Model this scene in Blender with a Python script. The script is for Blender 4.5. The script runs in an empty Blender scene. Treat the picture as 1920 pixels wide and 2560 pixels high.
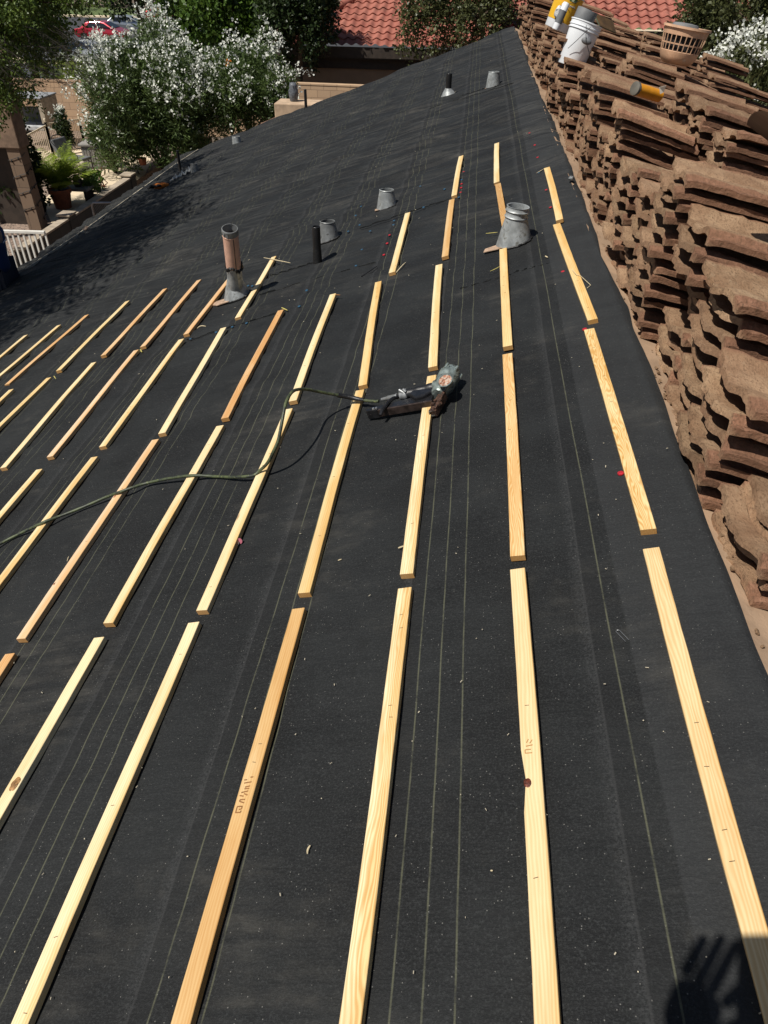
import bpy, bmesh, math, random
import numpy as np
from mathutils import Vector, Matrix
random.seed(7); RNG = np.random.default_rng(7)
S = bpy.context.scene
COL = S.collection
PI = math.pi

# ------------------------------------------------------------------ camera, world, sun
T = np.array([[0.994006, 0.078413, -0.07618], [0.108462, -0.619945, 0.777113], [0.013708, -0.780717, -0.624734]])
CAM = np.array([-0.413338, 0.0, 1.24037])
F = 1775.0                                   # focal length in pixels of a 1920 x 2560 picture
cd = bpy.data.cameras.new('camera'); cam = bpy.data.objects.new('camera', cd); COL.objects.link(cam)
cd.sensor_fit = 'VERTICAL'; cd.sensor_height = 36; cd.sensor_width = 27; cd.lens = 36 * F / 2560
cd.clip_start = 0.02; cd.clip_end = 2000
R3 = Matrix((( T[0][0], -T[0][1], -T[0][2]), (T[1][0], -T[1][1], -T[1][2]), (T[2][0], -T[2][1], -T[2][2])))
cam.matrix_world = Matrix.Translation(Vector(CAM)) @ R3.to_4x4()
S.camera = cam
SUN = Vector((0.40, 0.352, -0.847)).normalized()          # the way the light travels
W = bpy.data.worlds.new('World'); S.world = W; W.use_nodes = True
nt = W.node_tree; sky = nt.nodes.new('ShaderNodeTexSky'); sky.sky_type = 'NISHITA'; sky.sun_disc = False
sky.sun_elevation = math.asin(-SUN.z); sky.sun_rotation = math.atan2(-SUN.x, -SUN.y)
nt.links.new(sky.outputs[0], nt.nodes['Background'].inputs[0]); nt.nodes['Background'].inputs[1].default_value = 0.05
sl = bpy.data.lights.new('sun', 'SUN'); sl.energy = 5.0; sl.angle = math.radians(0.53); sl.color = (1, 0.955, 0.88)
so = bpy.data.objects.new('sun', sl); COL.objects.link(so); so.rotation_euler = SUN.to_track_quat('-Z', 'Y').to_euler()
S.view_settings.view_transform = 'Standard'; S.view_settings.look = 'None'; S.view_settings.gamma = 1
S.view_settings.exposure = 0.06
S.render.resolution_x = 768; S.render.resolution_y = 1024

# ------------------------------------------------------------------ geometry of the place
TH = math.radians(18.43); CT, ST = math.cos(TH), math.sin(TH)
VV = np.array([CT, 0, ST]); UU = np.array([0, 1., 0]); NN = np.array([-ST, 0, CT])     # up the slope, along the ridge, off the roof
RV = 0.27                                     # the ridge
RID = VV * RV; V2 = np.array([CT, 0, -ST]); N2 = np.array([ST, 0, CT])                 # the far slope
ROOFM = Matrix(((CT, 0, -ST, 0), (0, 1, 0, 0), (ST, 0, CT, 0), (0, 0, 0, 1)))          # local x = up the slope, y = along, z = off
FARM = Matrix(((CT, 0, ST, RID[0]), (0, 1, 0, 0), (-ST, 0, CT, RID[2]), (0, 0, 0, 1)))
def ray(px, py): return T @ np.array([px - 960, py - 1280, F])
def on_plane(px, py, P0, n):
    d = ray(px, py); t = ((P0 - CAM) @ n) / (d @ n); return CAM + t * d
def on_roof(px, py, n=0.0):                   # survey a point of the felt roof (v, u)
    X = on_plane(px, py, NN * n, NN); return (float(X @ VV), float(X[1]))
def at_z(px, py, z): return Vector(on_plane(px, py, np.array([0, 0, z]), np.array([0, 0, 1.])))
def at_y(px, py, y):
    d = ray(px, py); return Vector(CAM + d * y / d[1])
def rw(v, u, n=0.0): return Vector(VV * v + UU * u + NN * n)
def fw(s_, u, n=0.0): return Vector(RID + V2 * s_ + UU * u + N2 * n)

def hsh(i, j, s):
    h = np.sin(i * 127.1 + j * 311.7 + s * 74.7) * 43758.5453; return h - np.floor(h)
def vn(x, y, s=0):
    i, j = np.floor(x), np.floor(y); a, b = x - i, y - j; a = a * a * (3 - 2 * a); b = b * b * (3 - 2 * b)
    return (hsh(i, j, s) * (1 - a) * (1 - b) + hsh(i + 1, j, s) * a * (1 - b) + hsh(i, j + 1, s) * (1 - a) * b + hsh(i + 1, j + 1, s) * a * b) * 2 - 1
def fb(x, y, s=0, o=3): return sum(vn(x * 2 ** k, y * 2 ** k, s + k) * .5 ** k for k in range(o))

# ------------------------------------------------------------------ helpers
def tag(o, label=None, cat=None, group=None, kind=None):
    if label: o['label'] = label
    if cat: o['category'] = cat
    if group: o['group'] = group
    if kind: o['kind'] = kind
    return o
def empty(name, loc=(0, 0, 0), label=None, cat=None, group=None, rot=None, M=None):
    o = bpy.data.objects.new(name, None); COL.objects.link(o); o.empty_display_size = .1
    o.location = loc
    if rot: o.rotation_euler = rot
    if M is not None: o.matrix_world = M
    tag(o, label, cat, group); return o
def link(name, me, parent=None, mats=()):
    o = bpy.data.objects.new(name, me); COL.objects.link(o)
    for m in mats: me.materials.append(m)
    if parent: o.parent = parent
    return o
class MB:
    def __init__(s): s.v = []; s.f = []; s.mi = []; s.m = 0
    def add(s, vs, fs):
        b = len(s.v); s.v += [tuple(p) for p in vs]
        for f in fs: s.f.append(tuple(i + b for i in f)); s.mi.append(s.m)
    def box(s, x0, x1, y0, y1, z0, z1, M=None):
        vs = [Vector((x, y, z)) for z in (z0, z1) for y in (y0, y1) for x in (x0, x1)]
        if M is not None: vs = [M @ p for p in vs]
        s.add(vs, [(0, 2, 3, 1), (4, 5, 7, 6), (0, 1, 5, 4), (2, 6, 7, 3), (0, 4, 6, 2), (1, 3, 7, 5)])
    def beam(s, a, b, w, h, up=(0, 0, 1)):
        a, b = Vector(a), Vector(b); d = (b - a).normalized(); u = Vector(up)
        if abs(d.dot(u)) > .98: u = Vector((1, 0, 0))
        r = d.cross(u).normalized(); u = r.cross(d)
        vs = [p + r * i * w / 2 + u * j * h / 2 for p in (a, b) for i, j in ((-1, -1), (1, -1), (1, 1), (-1, 1))]
        s.add(vs, [(0, 1, 2, 3), (7, 6, 5, 4), (0, 4, 5, 1), (1, 5, 6, 2), (2, 6, 7, 3), (3, 7, 4, 0)])
    def tube(s, pts, rad, n=10, cap=True):
        pts = [Vector(p) for p in pts]; rad = rad if hasattr(rad, '__len__') else [rad] * len(pts)
        b = len(s.v); pr = None
        for i, p in enumerate(pts):
            d = (pts[min(i + 1, len(pts) - 1)] - pts[max(i - 1, 0)]).normalized()
            if pr is None: pr = d.orthogonal().normalized()
            pr = (pr - d * pr.dot(d)).normalized(); q = d.cross(pr)
            for k in range(n):
                a = 2 * PI * k / n; s.v.append(tuple(p + (pr * math.cos(a) + q * math.sin(a)) * rad[i]))
        for i in range(len(pts) - 1):
            for k in range(n):
                s.f.append((b + i * n + k, b + i * n + (k + 1) % n, b + (i + 1) * n + (k + 1) % n, b + (i + 1) * n + k)); s.mi.append(s.m)
        if cap:
            s.f.append(tuple(b + k for k in range(n))[::-1]); s.mi.append(s.m)
            s.f.append(tuple(b + (len(pts) - 1) * n + k for k in range(n))); s.mi.append(s.m)
    def lathe(s, prof, n=32, M=None, cap0=False, cap1=False, sx=1):
        b = len(s.v)
        for r, z in prof:
            for k in range(n):
                a = 2 * PI * k / n; p = Vector((r * math.cos(a) * sx, r * math.sin(a), z)); s.v.append(tuple(M @ p if M is not None else p))
        for i in range(len(prof) - 1):
            for k in range(n):
                s.f.append((b + i * n + k, b + i * n + (k + 1) % n, b + (i + 1) * n + (k + 1) % n, b + (i + 1) * n + k)); s.mi.append(s.m)
        if cap0: s.f.append(tuple(b + k for k in range(n))[::-1]); s.mi.append(s.m)
        if cap1: s.f.append(tuple(b + (len(prof) - 1) * n + k for k in range(n))); s.mi.append(s.m)
    def prism(s, poly, z0, z1, M=None):
        n = len(poly); vs = [Vector((x, y, z)) for z in (z0, z1) for x, y in poly]
        if M is not None: vs = [M @ p for p in vs]
        s.add(vs, [tuple(range(n))[::-1], tuple(range(n, 2 * n))] + [(i, (i + 1) % n, n + (i + 1) % n, n + i) for i in range(n)])
    def ell(s, c, r, n=16, m=10, jit=0):
        b = len(s.v)
        for i in range(m + 1):
            t = PI * i / m
            for k in range(n):
                a = 2 * PI * k / n; q = 1 + jit * (random.random() - .5)
                s.v.append((c[0] + r[0] * math.sin(t) * math.cos(a) * q, c[1] + r[1] * math.sin(t) * math.sin(a) * q, c[2] - r[2] * math.cos(t) * q))
        for i in range(m):
            for k in range(n):
                s.f.append((b + i * n + k, b + i * n + (k + 1) % n, b + (i + 1) * n + (k + 1) % n, b + (i + 1) * n + k)); s.mi.append(s.m)
    def build(s, name, mats, parent=None, smooth=False, bevel=0, M=None, seg=2):
        me = bpy.data.meshes.new(name); me.from_pydata(s.v, [], s.f)
        mats = mats if isinstance(mats, (list, tuple)) else [mats]
        for m in mats: me.materials.append(m)
        if max(s.mi, default=0) > 0: me.polygons.foreach_set('material_index', s.mi)
        me.validate(); me.update()
        if smooth:
            me.shade_smooth(); me.set_sharp_from_angle(angle=math.radians(smooth if smooth is not True else 35))
        o = link(name, me, parent)
        if bevel:
            b = o.modifiers.new('bevel', 'BEVEL'); b.width = bevel; b.segments = seg; b.limit_method = 'ANGLE'
        if M is not None: o.matrix_local = M
        return o

def nd(t, typ, **k):
    n = t.nodes.new(typ)
    for a, b in k.items(): setattr(n, a, b)
    return n
def lk(t, a, b): t.links.new(a, b)
def math_(t, op, a, b=None, c=None, clamp=False):
    n = nd(t, 'ShaderNodeMath', operation=op, use_clamp=clamp)
    for i, x in enumerate((a, b, c)):
        if x is None: continue
        if isinstance(x, (int, float)): n.inputs[i].default_value = x
        else: lk(t, x, n.inputs[i])
    return n.outputs[0]
def mix(t, f, a, b):
    n = nd(t, 'ShaderNodeMix', data_type='RGBA')
    for i, x in ((0, f), (6, a), (7, b)):
        if isinstance(x, (int, float)): n.inputs[i].default_value = x
        elif isinstance(x, (tuple, list)): n.inputs[i].default_value = (*x[:3], 1)
        else: lk(t, x, n.inputs[i])
    return n.outputs[2]
def noise(t, vec, scale, detail=3, rough=.55, dist=0):
    n = nd(t, 'ShaderNodeTexNoise'); lk(t, vec, n.inputs['Vector']); n.inputs['Scale'].default_value = scale
    n.inputs['Detail'].default_value = detail; n.inputs['Roughness'].default_value = rough; n.inputs['Distortion'].default_value = dist
    return n.outputs['Fac']
def ramp(t, f, a, b, sm=True):
    n = nd(t, 'ShaderNodeMapRange', interpolation_type='SMOOTHSTEP' if sm else 'LINEAR'); lk(t, f, n.inputs[0])
    n.inputs[1].default_value = a; n.inputs[2].default_value = b; return n.outputs[0]
def scalev(t, vec, s, off=None):
    n = nd(t, 'ShaderNodeMapping'); lk(t, vec, n.inputs[0]); n.inputs['Scale'].default_value = s
    if off: n.inputs['Location'].default_value = off
    return n.outputs[0]
def bump(t, h, strength, dist, prev=None):
    n = nd(t, 'ShaderNodeBump'); n.inputs['Strength'].default_value = strength; n.inputs['Distance'].default_value = dist; lk(t, h, n.inputs['Height'])
    if prev is not None: lk(t, prev, n.inputs['Normal'])
    return n.outputs[0]
def newmat(name):
    m = bpy.data.materials.new(name); m.use_nodes = True; t = m.node_tree; p = t.nodes['Principled BSDF']; tc = nd(t, 'ShaderNodeTexCoord')
    return m, t, p, tc.outputs['Object']
def mat(name, col, rough=.6, metal=0, var=.25, vs=8, bs=0, bsc=60, bd=.004, col2=None, spec=.5, wear=None, wamt=.55):
    m, t, p, oc = newmat(name)
    n1 = noise(t, oc, vs, 5, .6)
    c2 = col2 or tuple(c * (1 - var) for c in col)
    c = mix(t, ramp(t, n1, .35, .65), c2, tuple(min(1, c * (1 + var * .4)) for c in col))
    if wear: c = mix(t, ramp(t, noise(t, oc, vs * 2.3, 6, .7), wamt, wamt + .08), c, wear)
    lk(t, c, p.inputs['Base Color']); p.inputs['Metallic'].default_value = metal
    lk(t, math_(t, 'ADD', math_(t, 'MULTIPLY', n1, .2), rough - .1), p.inputs['Roughness']); p.inputs['Specular IOR Level'].default_value = spec
    if bs: lk(t, bump(t, noise(t, oc, bsc, 4, .6), bs, bd), p.inputs['Normal'])
    return m

# ------------------------------------------------------------------ materials
def felt_mat(name, lines=True):
    m, t, p, oc = newmat(name)
    sx = nd(t, 'ShaderNodeSeparateXYZ'); lk(t, oc, sx.inputs[0]); x, y = sx.outputs[0], sx.outputs[1]
    fine = noise(t, oc, 210, 4, .8); med = noise(t, oc, 2.2, 6, .62)
    streak = noise(t, scalev(t, oc, (1.2, 7, 1)), 3, 5, .6)
    base = mix(t, ramp(t, med, .36, .64), (.0026, .0030, .0034), (.0100, .0112, .0116))
    base = mix(t, math_(t, 'MULTIPLY', ramp(t, fine, .46, .68), .9), base, (.025, .027, .0275))
    dust = math_(t, 'MULTIPLY', ramp(t, noise(t, oc, 1.4, 7, .72), .50, .68), ramp(t, streak, .35, .7))
    base = mix(t, math_(t, 'MULTIPLY', dust, .60), base, (.066, .062, .053))
    blot = ramp(t, noise(t, oc, 7, 5, .7), .58, .70); base = mix(t, math_(t, 'MULTIPLY', blot, .45), base, (.0045, .005, .005))
    vo = nd(t, 'ShaderNodeTexVoronoi'); vo.inputs['Scale'].default_value = 150; lk(t, oc, vo.inputs['Vector'])
    sp = nd(t, 'ShaderNodeSeparateColor'); lk(t, vo.outputs['Color'], sp.inputs[0])
    speck = math_(t, 'MULTIPLY', math_(t, 'LESS_THAN', vo.outputs['Distance'], .17), math_(t, 'GREATER_THAN', sp.outputs[0], .88))
    base = mix(t, math_(t, 'MULTIPLY', speck, .38), base, (.33, .32, .29))
    rough = .74
    if lines:
        per = .458; wob = math_(t, 'MULTIPLY', math_(t, 'SUBTRACT', noise(t, scalev(t, oc, (.05, .55, 1)), 1.2, 1), .5), .022)
        xx = math_(t, 'ADD', x, wob)
        mm = math_(t, 'FRACT', math_(t, 'DIVIDE', math_(t, 'ADD', xx, .500 + per * 40), per)); mm = math_(t, 'MULTIPLY', mm, per)
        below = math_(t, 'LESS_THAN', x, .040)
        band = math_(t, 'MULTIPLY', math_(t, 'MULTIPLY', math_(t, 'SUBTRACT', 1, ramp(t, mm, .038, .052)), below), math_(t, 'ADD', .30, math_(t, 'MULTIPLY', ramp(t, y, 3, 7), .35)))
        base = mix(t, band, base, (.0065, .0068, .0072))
        br = ramp(t, noise(t, oc, 6.5, 5, .8), .30, .56)
        tot = None
        for L in (.0465, .1015, .157):
            d = math_(t, 'ABSOLUTE', math_(t, 'SUBTRACT', mm, L))
            l = math_(t, 'SUBTRACT', 1, ramp(t, d, .0005, .0028)); tot = l if tot is None else math_(t, 'MAXIMUM', tot, l)
        d = math_(t, 'ABSOLUTE', math_(t, 'SUBTRACT', mm, .0015)); edge = math_(t, 'SUBTRACT', 1, ramp(t, d, .001, .005))
        tot = math_(t, 'MULTIPLY', math_(t, 'MULTIPLY', tot, br), below)
        base = mix(t, math_(t, 'MULTIPLY', tot, math_(t, 'ADD', .58, math_(t, 'MULTIPLY', ramp(t, y, 3, 7), .02))), base, (.125, .127, .078))
        base = mix(t, math_(t, 'MULTIPLY', math_(t, 'MULTIPLY', edge, below), .22), base, (.07, .07, .07))
        gr = math_(t, 'MULTIPLY', math_(t, 'MULTIPLY', ramp(t, mm, .425, .456), below), ramp(t, noise(t, oc, 150, 3, .8), .40, .62)); base = mix(t, math_(t, 'MULTIPLY', gr, .32), base, (.060, .061, .062))
        # the ridge sheet lies over the rest and is a little paler
        cap = ramp(t, xx, .040, .046); base = mix(t, math_(t, 'MULTIPLY', cap, .24), base, (.047, .049, .051))
    lk(t, base, p.inputs['Base Color']); p.inputs['Roughness'].default_value = rough; p.inputs['Specular IOR Level'].default_value = .36
    b1 = bump(t, fine, .8, .0022)
    b2 = bump(t, noise(t, scalev(t, oc, (1, 3.2, 1)), 9, 6, .68), .38, .012, b1)
    far = ramp(t, y, 2.5, 8)
    nb = nd(t, 'ShaderNodeBump'); lk(t, noise(t, scalev(t, oc, (.62, 2.4, 1)), 1.5, 3, .55, .5), nb.inputs['Height']); nb.inputs['Distance'].default_value = .30; lk(t, math_(t, 'MULTIPLY', far, .85), nb.inputs['Strength']); lk(t, b2, nb.inputs['Normal'])
    lk(t, nb.outputs[0], p.inputs['Normal']); return m
FELT = felt_mat('underlayment_felt')

def wood_mat(name, ends=False):
    m, t, p, oc = newmat(name)
    oi = nd(t, 'ShaderNodeObjectInfo')
    at = nd(t, 'ShaderNodeAttribute', attribute_type='OBJECT', attribute_name='grain')
    off = nd(t, 'ShaderNodeCombineXYZ'); lk(t, math_(t, 'MULTIPLY', oi.outputs['Random'], 37.), off.inputs[0]); lk(t, math_(t, 'MULTIPLY', oi.outputs['Random'], 9.), off.inputs[1])
    add = nd(t, 'ShaderNodeVectorMath', operation='ADD'); lk(t, oc, add.inputs[0]); lk(t, off.outputs[0], add.inputs[1]); v = add.outputs[0]
    sx = nd(t, 'ShaderNodeSeparateXYZ'); lk(t, v, sx.inputs[0])
    big = noise(t, scalev(t, v, (18, 2.6, 12)), 1., 3, .5)
    r = math_(t, 'ADD', math_(t, 'MULTIPLY', sx.outputs[0], 110), math_(t, 'MULTIPLY', math_(t, 'SUBTRACT', big, .5), math_(t, 'ADD', 1.5, math_(t, 'MULTIPLY', math_(t, 'POWER', at.outputs['Fac'], 2), 10))))
    ring = math_(t, 'ABSOLUTE', math_(t, 'SINE', math_(t, 'MULTIPLY', r, 4.2)))
    ring = math_(t, 'POWER', ring, 2.2)
    fib = noise(t, scalev(t, v, (260, 9, 200)), 1, 3, .6)
    blot = noise(t, scalev(t, v, (14, 3, 14)), 1, 4, .6)
    lo = mix(t, 1, (0, 0, 0), oi.outputs['Color'])
    sxo = nd(t, 'ShaderNodeSeparateXYZ'); lk(t, oc, sxo.inputs[0])
    side = math_(t, 'ADD', math_(t, 'MULTIPLY', sxo.outputs[0], 26), math_(t, 'MULTIPLY', math_(t, 'SUBTRACT', noise(t, scalev(t, v, (6, 1.1, 6)), 1, 2), .5), 1.6)); side = ramp(t, math_(t, 'ADD', side, math_(t, 'SUBTRACT', oi.outputs['Random'], .65)), .25, .75)
    gold = nd(t, 'ShaderNodeMix', data_type='RGBA', blend_type='MULTIPLY'); gold.inputs[0].default_value = 1; lk(t, lo, gold.inputs[6]); gold.inputs[7].default_value = (.94, .83, .64, 1)
    lo2 = mix(t, side, lo, gold.outputs[2])
    dk = nd(t, 'ShaderNodeMix', data_type='RGBA', blend_type='MULTIPLY'); dk.inputs[0].default_value = 1; lk(t, lo, dk.inputs[6]); dk.inputs[7].default_value = (.72, .52, .30, 1)
    gs = math_(t, 'MULTIPLY', math_(t, 'SUBTRACT', 1, ring), math_(t, 'MULTIPLY', at.outputs['Fac'], math_(t, 'ADD', .80, math_(t, 'MULTIPLY', side, .85))))
    c = mix(t, math_(t, 'MULTIPLY', gs, 1, clamp=True), lo2, dk.outputs[2])
    c = mix(t, math_(t, 'MULTIPLY', ramp(t, blot, .45, .75), .4), c, dk.outputs[2])
    pale = mix(t, .5, lo, (.84, .74, .48)); c = mix(t, math_(t, 'MULTIPLY', ramp(t, blot, .5, .25), .45), c, pale)
    c = mix(t, math_(t, 'MULTIPLY', ramp(t, fib, .48, .78), .34), c, dk.outputs[2])
    kn = nd(t, 'ShaderNodeTexVoronoi'); kn.inputs['Scale'].default_value = 1; lk(t, scalev(t, v, (15, 3.1, 6)), kn.inputs['Vector'])
    sp = nd(t, 'ShaderNodeSeparateColor'); lk(t, kn.outputs['Color'], sp.inputs[0])
    kk = math_(t, 'MULTIPLY', math_(t, 'SUBTRACT', 1, ramp(t, kn.outputs['Distance'], .03, .10)), math_(t, 'GREATER_THAN', sp.outputs[0], .80))
    c = mix(t, math_(t, 'MULTIPLY', kk, .8), c, (.22, .09, .035))
    if ends: c = mix(t, math_(t, 'MULTIPLY', noise(t, scalev(t, oc, (500, 40, 160)), 1, 3), .8), mix(t, .75, c, (.52, .27, .08)), (.22, .10, .03))
    lk(t, c, p.inputs['Base Color']); p.inputs['Roughness'].default_value = .55; p.inputs['Specular IOR Level'].default_value = .3
    lk(t, bump(t, math_(t, 'ADD', math_(t, 'MULTIPLY', ring, .4), fib), .25, .0006), p.inputs['Normal'])
    return m
WOOD = wood_mat('batten_wood'); WOODEND = wood_mat('batten_end_grain', True)

def tile_mat(name):
    m, t, p, oc = newmat(name)
    oi = nd(t, 'ShaderNodeObjectInfo'); off = nd(t, 'ShaderNodeCombineXYZ')
    for i in range(3): lk(t, math_(t, 'MULTIPLY', oi.outputs['Random'], 11. + i), off.inputs[i])
    add = nd(t, 'ShaderNodeVectorMath', operation='ADD'); lk(t, oc, add.inputs[0]); lk(t, off.outputs[0], add.inputs[1]); v = add.outputs[0]
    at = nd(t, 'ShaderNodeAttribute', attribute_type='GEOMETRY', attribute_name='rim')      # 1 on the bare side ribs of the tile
    n1 = noise(t, v, 7, 6, .65); n2 = noise(t, v, 120, 4, .75); n3 = noise(t, v, 40, 4, .7)
    c = mix(t, ramp(t, n1, .35, .68), (.235, .142, .082), (.38, .255, .155))
    c = mix(t, math_(t, 'MULTIPLY', ramp(t, n3, .55, .75), .35), c, (.43, .335, .22))
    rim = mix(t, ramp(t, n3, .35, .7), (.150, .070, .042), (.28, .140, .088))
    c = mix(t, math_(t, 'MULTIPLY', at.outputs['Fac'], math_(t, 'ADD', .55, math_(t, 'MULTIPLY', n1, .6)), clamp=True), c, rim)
    c = mix(t, math_(t, 'MULTIPLY', ramp(t, n2, .50, .64), .65), c, (.09, .058, .035))
    hv = math_(t, 'ADD', .72, math_(t, 'MULTIPLY', oi.outputs['Random'], .5))
    vm = nd(t, 'ShaderNodeVectorMath', operation='SCALE'); lk(t, c, vm.inputs[0]); lk(t, hv, vm.inputs['Scale'])
    tw = mix(t, math_(t, 'MULTIPLY', math_(t, 'FRACT', math_(t, 'MULTIPLY', oi.outputs['Random'], 7.3)), .35), vm.outputs[0], (.22, .120, .075)); lk(t, tw, p.inputs['Base Color']); p.inputs['Roughness'].default_value = .92; p.inputs['Specular IOR Level'].default_value = .15
    b = bump(t, n2, 1, .0035); lk(t, bump(t, n3, .7, .006, b), p.inputs['Normal'])
    return m
TILE = tile_mat('weathered_concrete_tile')
DUSTY = mat('dusty_old_felt', (.37, .25, .16), .9, var=.2, vs=5, bs=.5, bsc=90, bd=.003, wear=(.28, .18, .11), wamt=.6)
GALV = mat('galvanised_steel', (.37, .39, .39), .5, .35, var=.35, vs=14, bs=.15, bsc=25, wear=(.20, .20, .18), wamt=.56)
GALVD = mat('dull_galvanised_steel', (.24, .25, .25), .5, .35, var=.35, vs=12, bs=.15, bsc=30, wear=(.09, .09, .085), wamt=.56)
PINKP = mat('faded_pink_paint', (.62, .37, .27), .6, var=.15, vs=10, wear=(.30, .17, .12), wamt=.62)
TAR = mat('black_roof_cement', (.008, .008, .008), .55, bs=.6, bsc=60)
ABS = mat('black_abs_pipe', (.012, .012, .013), .38, bs=.1, bsc=90, wear=(.05, .045, .04), wamt=.6)
TANPL = mat('tan_painted_flange', (.42, .29, .20), .65, vs=25, wear=(.25, .16, .10))
BLACKR = mat('black_rubber', (.010, .010, .011), .45, bs=.25, bsc=120)
BLACKM = mat('black_painted_steel', (.018, .018, .020), .26, .2, var=.4, vs=30, wear=(.06, .05, .045), wamt=.62)
GUNM = mat('grey_green_cast_metal', (.27, .32, .30), .34, .5, var=.45, vs=30, bs=.2, bsc=140, wear=(.05, .055, .05), wamt=.56)
RUST = mat('rusty_steel', (.085, .042, .026), .75, .3, var=.6, vs=70, bs=.8, bsc=120, wear=(.02, .014, .012), wamt=.5)
STICK = mat('worn_orange_sticker', (.38, .16, .09), .6, var=.6, vs=60, wear=(.45, .40, .33), wamt=.5)
STEEL = mat('bright_steel', (.55, .56, .56), .3, .8, var=.2, vs=60)
HOSE = mat('grubby_green_hose', (.060, .075, .032), .5, var=.5, vs=30, col2=(.025, .03, .022), wear=(.13, .15, .06), wamt=.56)
REDP = mat('red_plastic', (.42, .018, .03), .5, var=.3, vs=80)
BLUEP = mat('blue_plastic', (.025, .085, .15), .5, var=.3, vs=80)
SPLINT = mat('wood_splinter_pale', (.62, .52, .33), .7, vs=60)
SPLINTG = mat('wood_splinter_yellow', (.48, .42, .12), .7, vs=60)
WHITEP = mat('white_plastic', (.74, .76, .78), .35, var=.06, vs=6, wear=(.42, .40, .37), wamt=.66)
YELP = mat('yellow_bucket_print', (.72, .40, .02), .35, var=.1, vs=8)
GREYT = mat('grey_roll_material', (.14, .145, .15), .6, var=.2, bs=.2)
ORP = mat('orange_pvc', (.72, .29, .012), .38, var=.15, vs=14, wear=(.12, .05, .01), wamt=.68)
BASK = mat('faded_terracotta_plastic', (.60, .37, .23), .6, var=.22, vs=9, wear=(.62, .50, .38), wamt=.6)
BROWNB = mat('brown_painted_panel', (.105, .06, .022), .45, var=.5, vs=6)
GREENE = mat('green_board_edge', (.09, .11, .07), .6)
BROWNM = mat('dark_brown_metal', (.055, .04, .045), .3, .6, var=.3, vs=10)
STUC = mat('tan_stucco', (.42, .28, .18), .9, var=.12, vs=3, bs=.5, bsc=70)
STUCD = mat('brown_stucco', (.30, .20, .13), .9, var=.12, vs=3, bs=.5, bsc=70)
DBR = mat('dark_brown_trim', (.040, .028, .020), .7, var=.3)
CONC = mat('pale_patio_concrete', (.66, .54, .38), .85, var=.12, vs=1.5, bs=.2, bsc=60)
CAPM = mat('grey_block_cap', (.40, .33, .25), .85, var=.25, vs=5, bs=.3, bsc=60)
ASPH = mat('asphalt', (.045, .046, .05), .9, var=.2, vs=1, bs=.2, bsc=40)
DIRT = mat('desert_soil', (.16, .12, .085), .95, var=.3, vs=.6, bs=.4, bsc=20)
DRY = mat('dry_brown_thatch', (.23, .12, .04), .9, var=.6, vs=30)
GRASSM = mat('verge_grass', (.10, .14, .04), .9, var=.4, vs=3)
GRAV = mat('decorative_gravel', (.30, .22, .17), .95, var=.7, vs=26, bs=1, bsc=28, bd=.03)
IVORY = mat('ivory_fence_paint', (.62, .52, .38), .5, var=.1)
WHT = mat('white_paint', (.72, .70, .64), .5, var=.08)
TERRA = mat('terracotta', (.33, .10, .045), .75, var=.25, vs=10, wear=(.40, .22, .14), wamt=.62)
SOIL = mat('potting_soil', (.03, .02, .014), .95)
IRON = mat('wrought_iron', (.014, .014, .015), .5)
CUSH = mat('grey_cushion', (.13, .135, .14), .9, var=.2, vs=10)
BOXM = mat('grey_resin_box', (.28, .265, .24), .6, var=.12, vs=5)
CANV = mat('grey_canvas', (.25, .26, .27), .85, var=.1)
BARK = mat('tree_bark', (.10, .07, .045), .95, var=.4, vs=14, bs=.8, bsc=30, bd=.02)
TWIG = mat('thin_bark', (.030, .024, .018), .9, var=.3)
SHIRT = mat('navy_tshirt', (.018, .040, .115), .85, var=.2, vs=6, bs=.25, bsc=9, bd=.03)
SKIN = mat('skin', (.42, .24, .16), .55, var=.12, vs=12)
HAIR = mat('brown_hair', (.06, .035, .018), .7, var=.4, vs=70, bs=.8, bsc=160)
JEANS = mat('dark_trousers', (.015, .018, .03), .85, var=.3, vs=9, bs=.3, bsc=40)
PRT = mat('white_print', (.65, .66, .68), .7)
BLUEP2 = BLUEP
GLOVEO = mat('orange_fabric', (.62, .17, .015), .8, var=.4, vs=40, bs=.4, bsc=90)
DARKF = mat('black_fabric', (.013, .013, .014), .85, bs=.4, bsc=60)
GLASSM = mat('dark_window_glass', (.012, .015, .018), .08, var=.1, spec=.8)
TYRE = mat('tyre_rubber', (.012, .012, .012), .8); RIM = mat('alloy_rim', (.45, .45, .46), .3, .8)
LAMPR = mat('red_tail_lamp', (.35, .01, .01), .25); LAMPW = mat('headlamp_glass', (.6, .62, .64), .15)
PHONEM = mat('phone_back', (.02, .02, .025), .25)
INK = mat('brown_mill_stamp', (.24, .105, .03), .7, var=.3, vs=90)
KNOT = mat('dark_red_knot', (.13, .028, .012), .5, var=.6, vs=120, bs=.6, bsc=200)
STAPLE = mat('dark_staple_mark', (.10, .065, .035), .5)
SILVER = mat('silver_flashing', (.33, .34, .34), .4, .5, var=.3, vs=25, bs=.6, bsc=22)
STATU = mat('grey_owl_plastic', (.11, .12, .135), .55, var=.45, vs=22, bs=.6, bsc=45)

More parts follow.
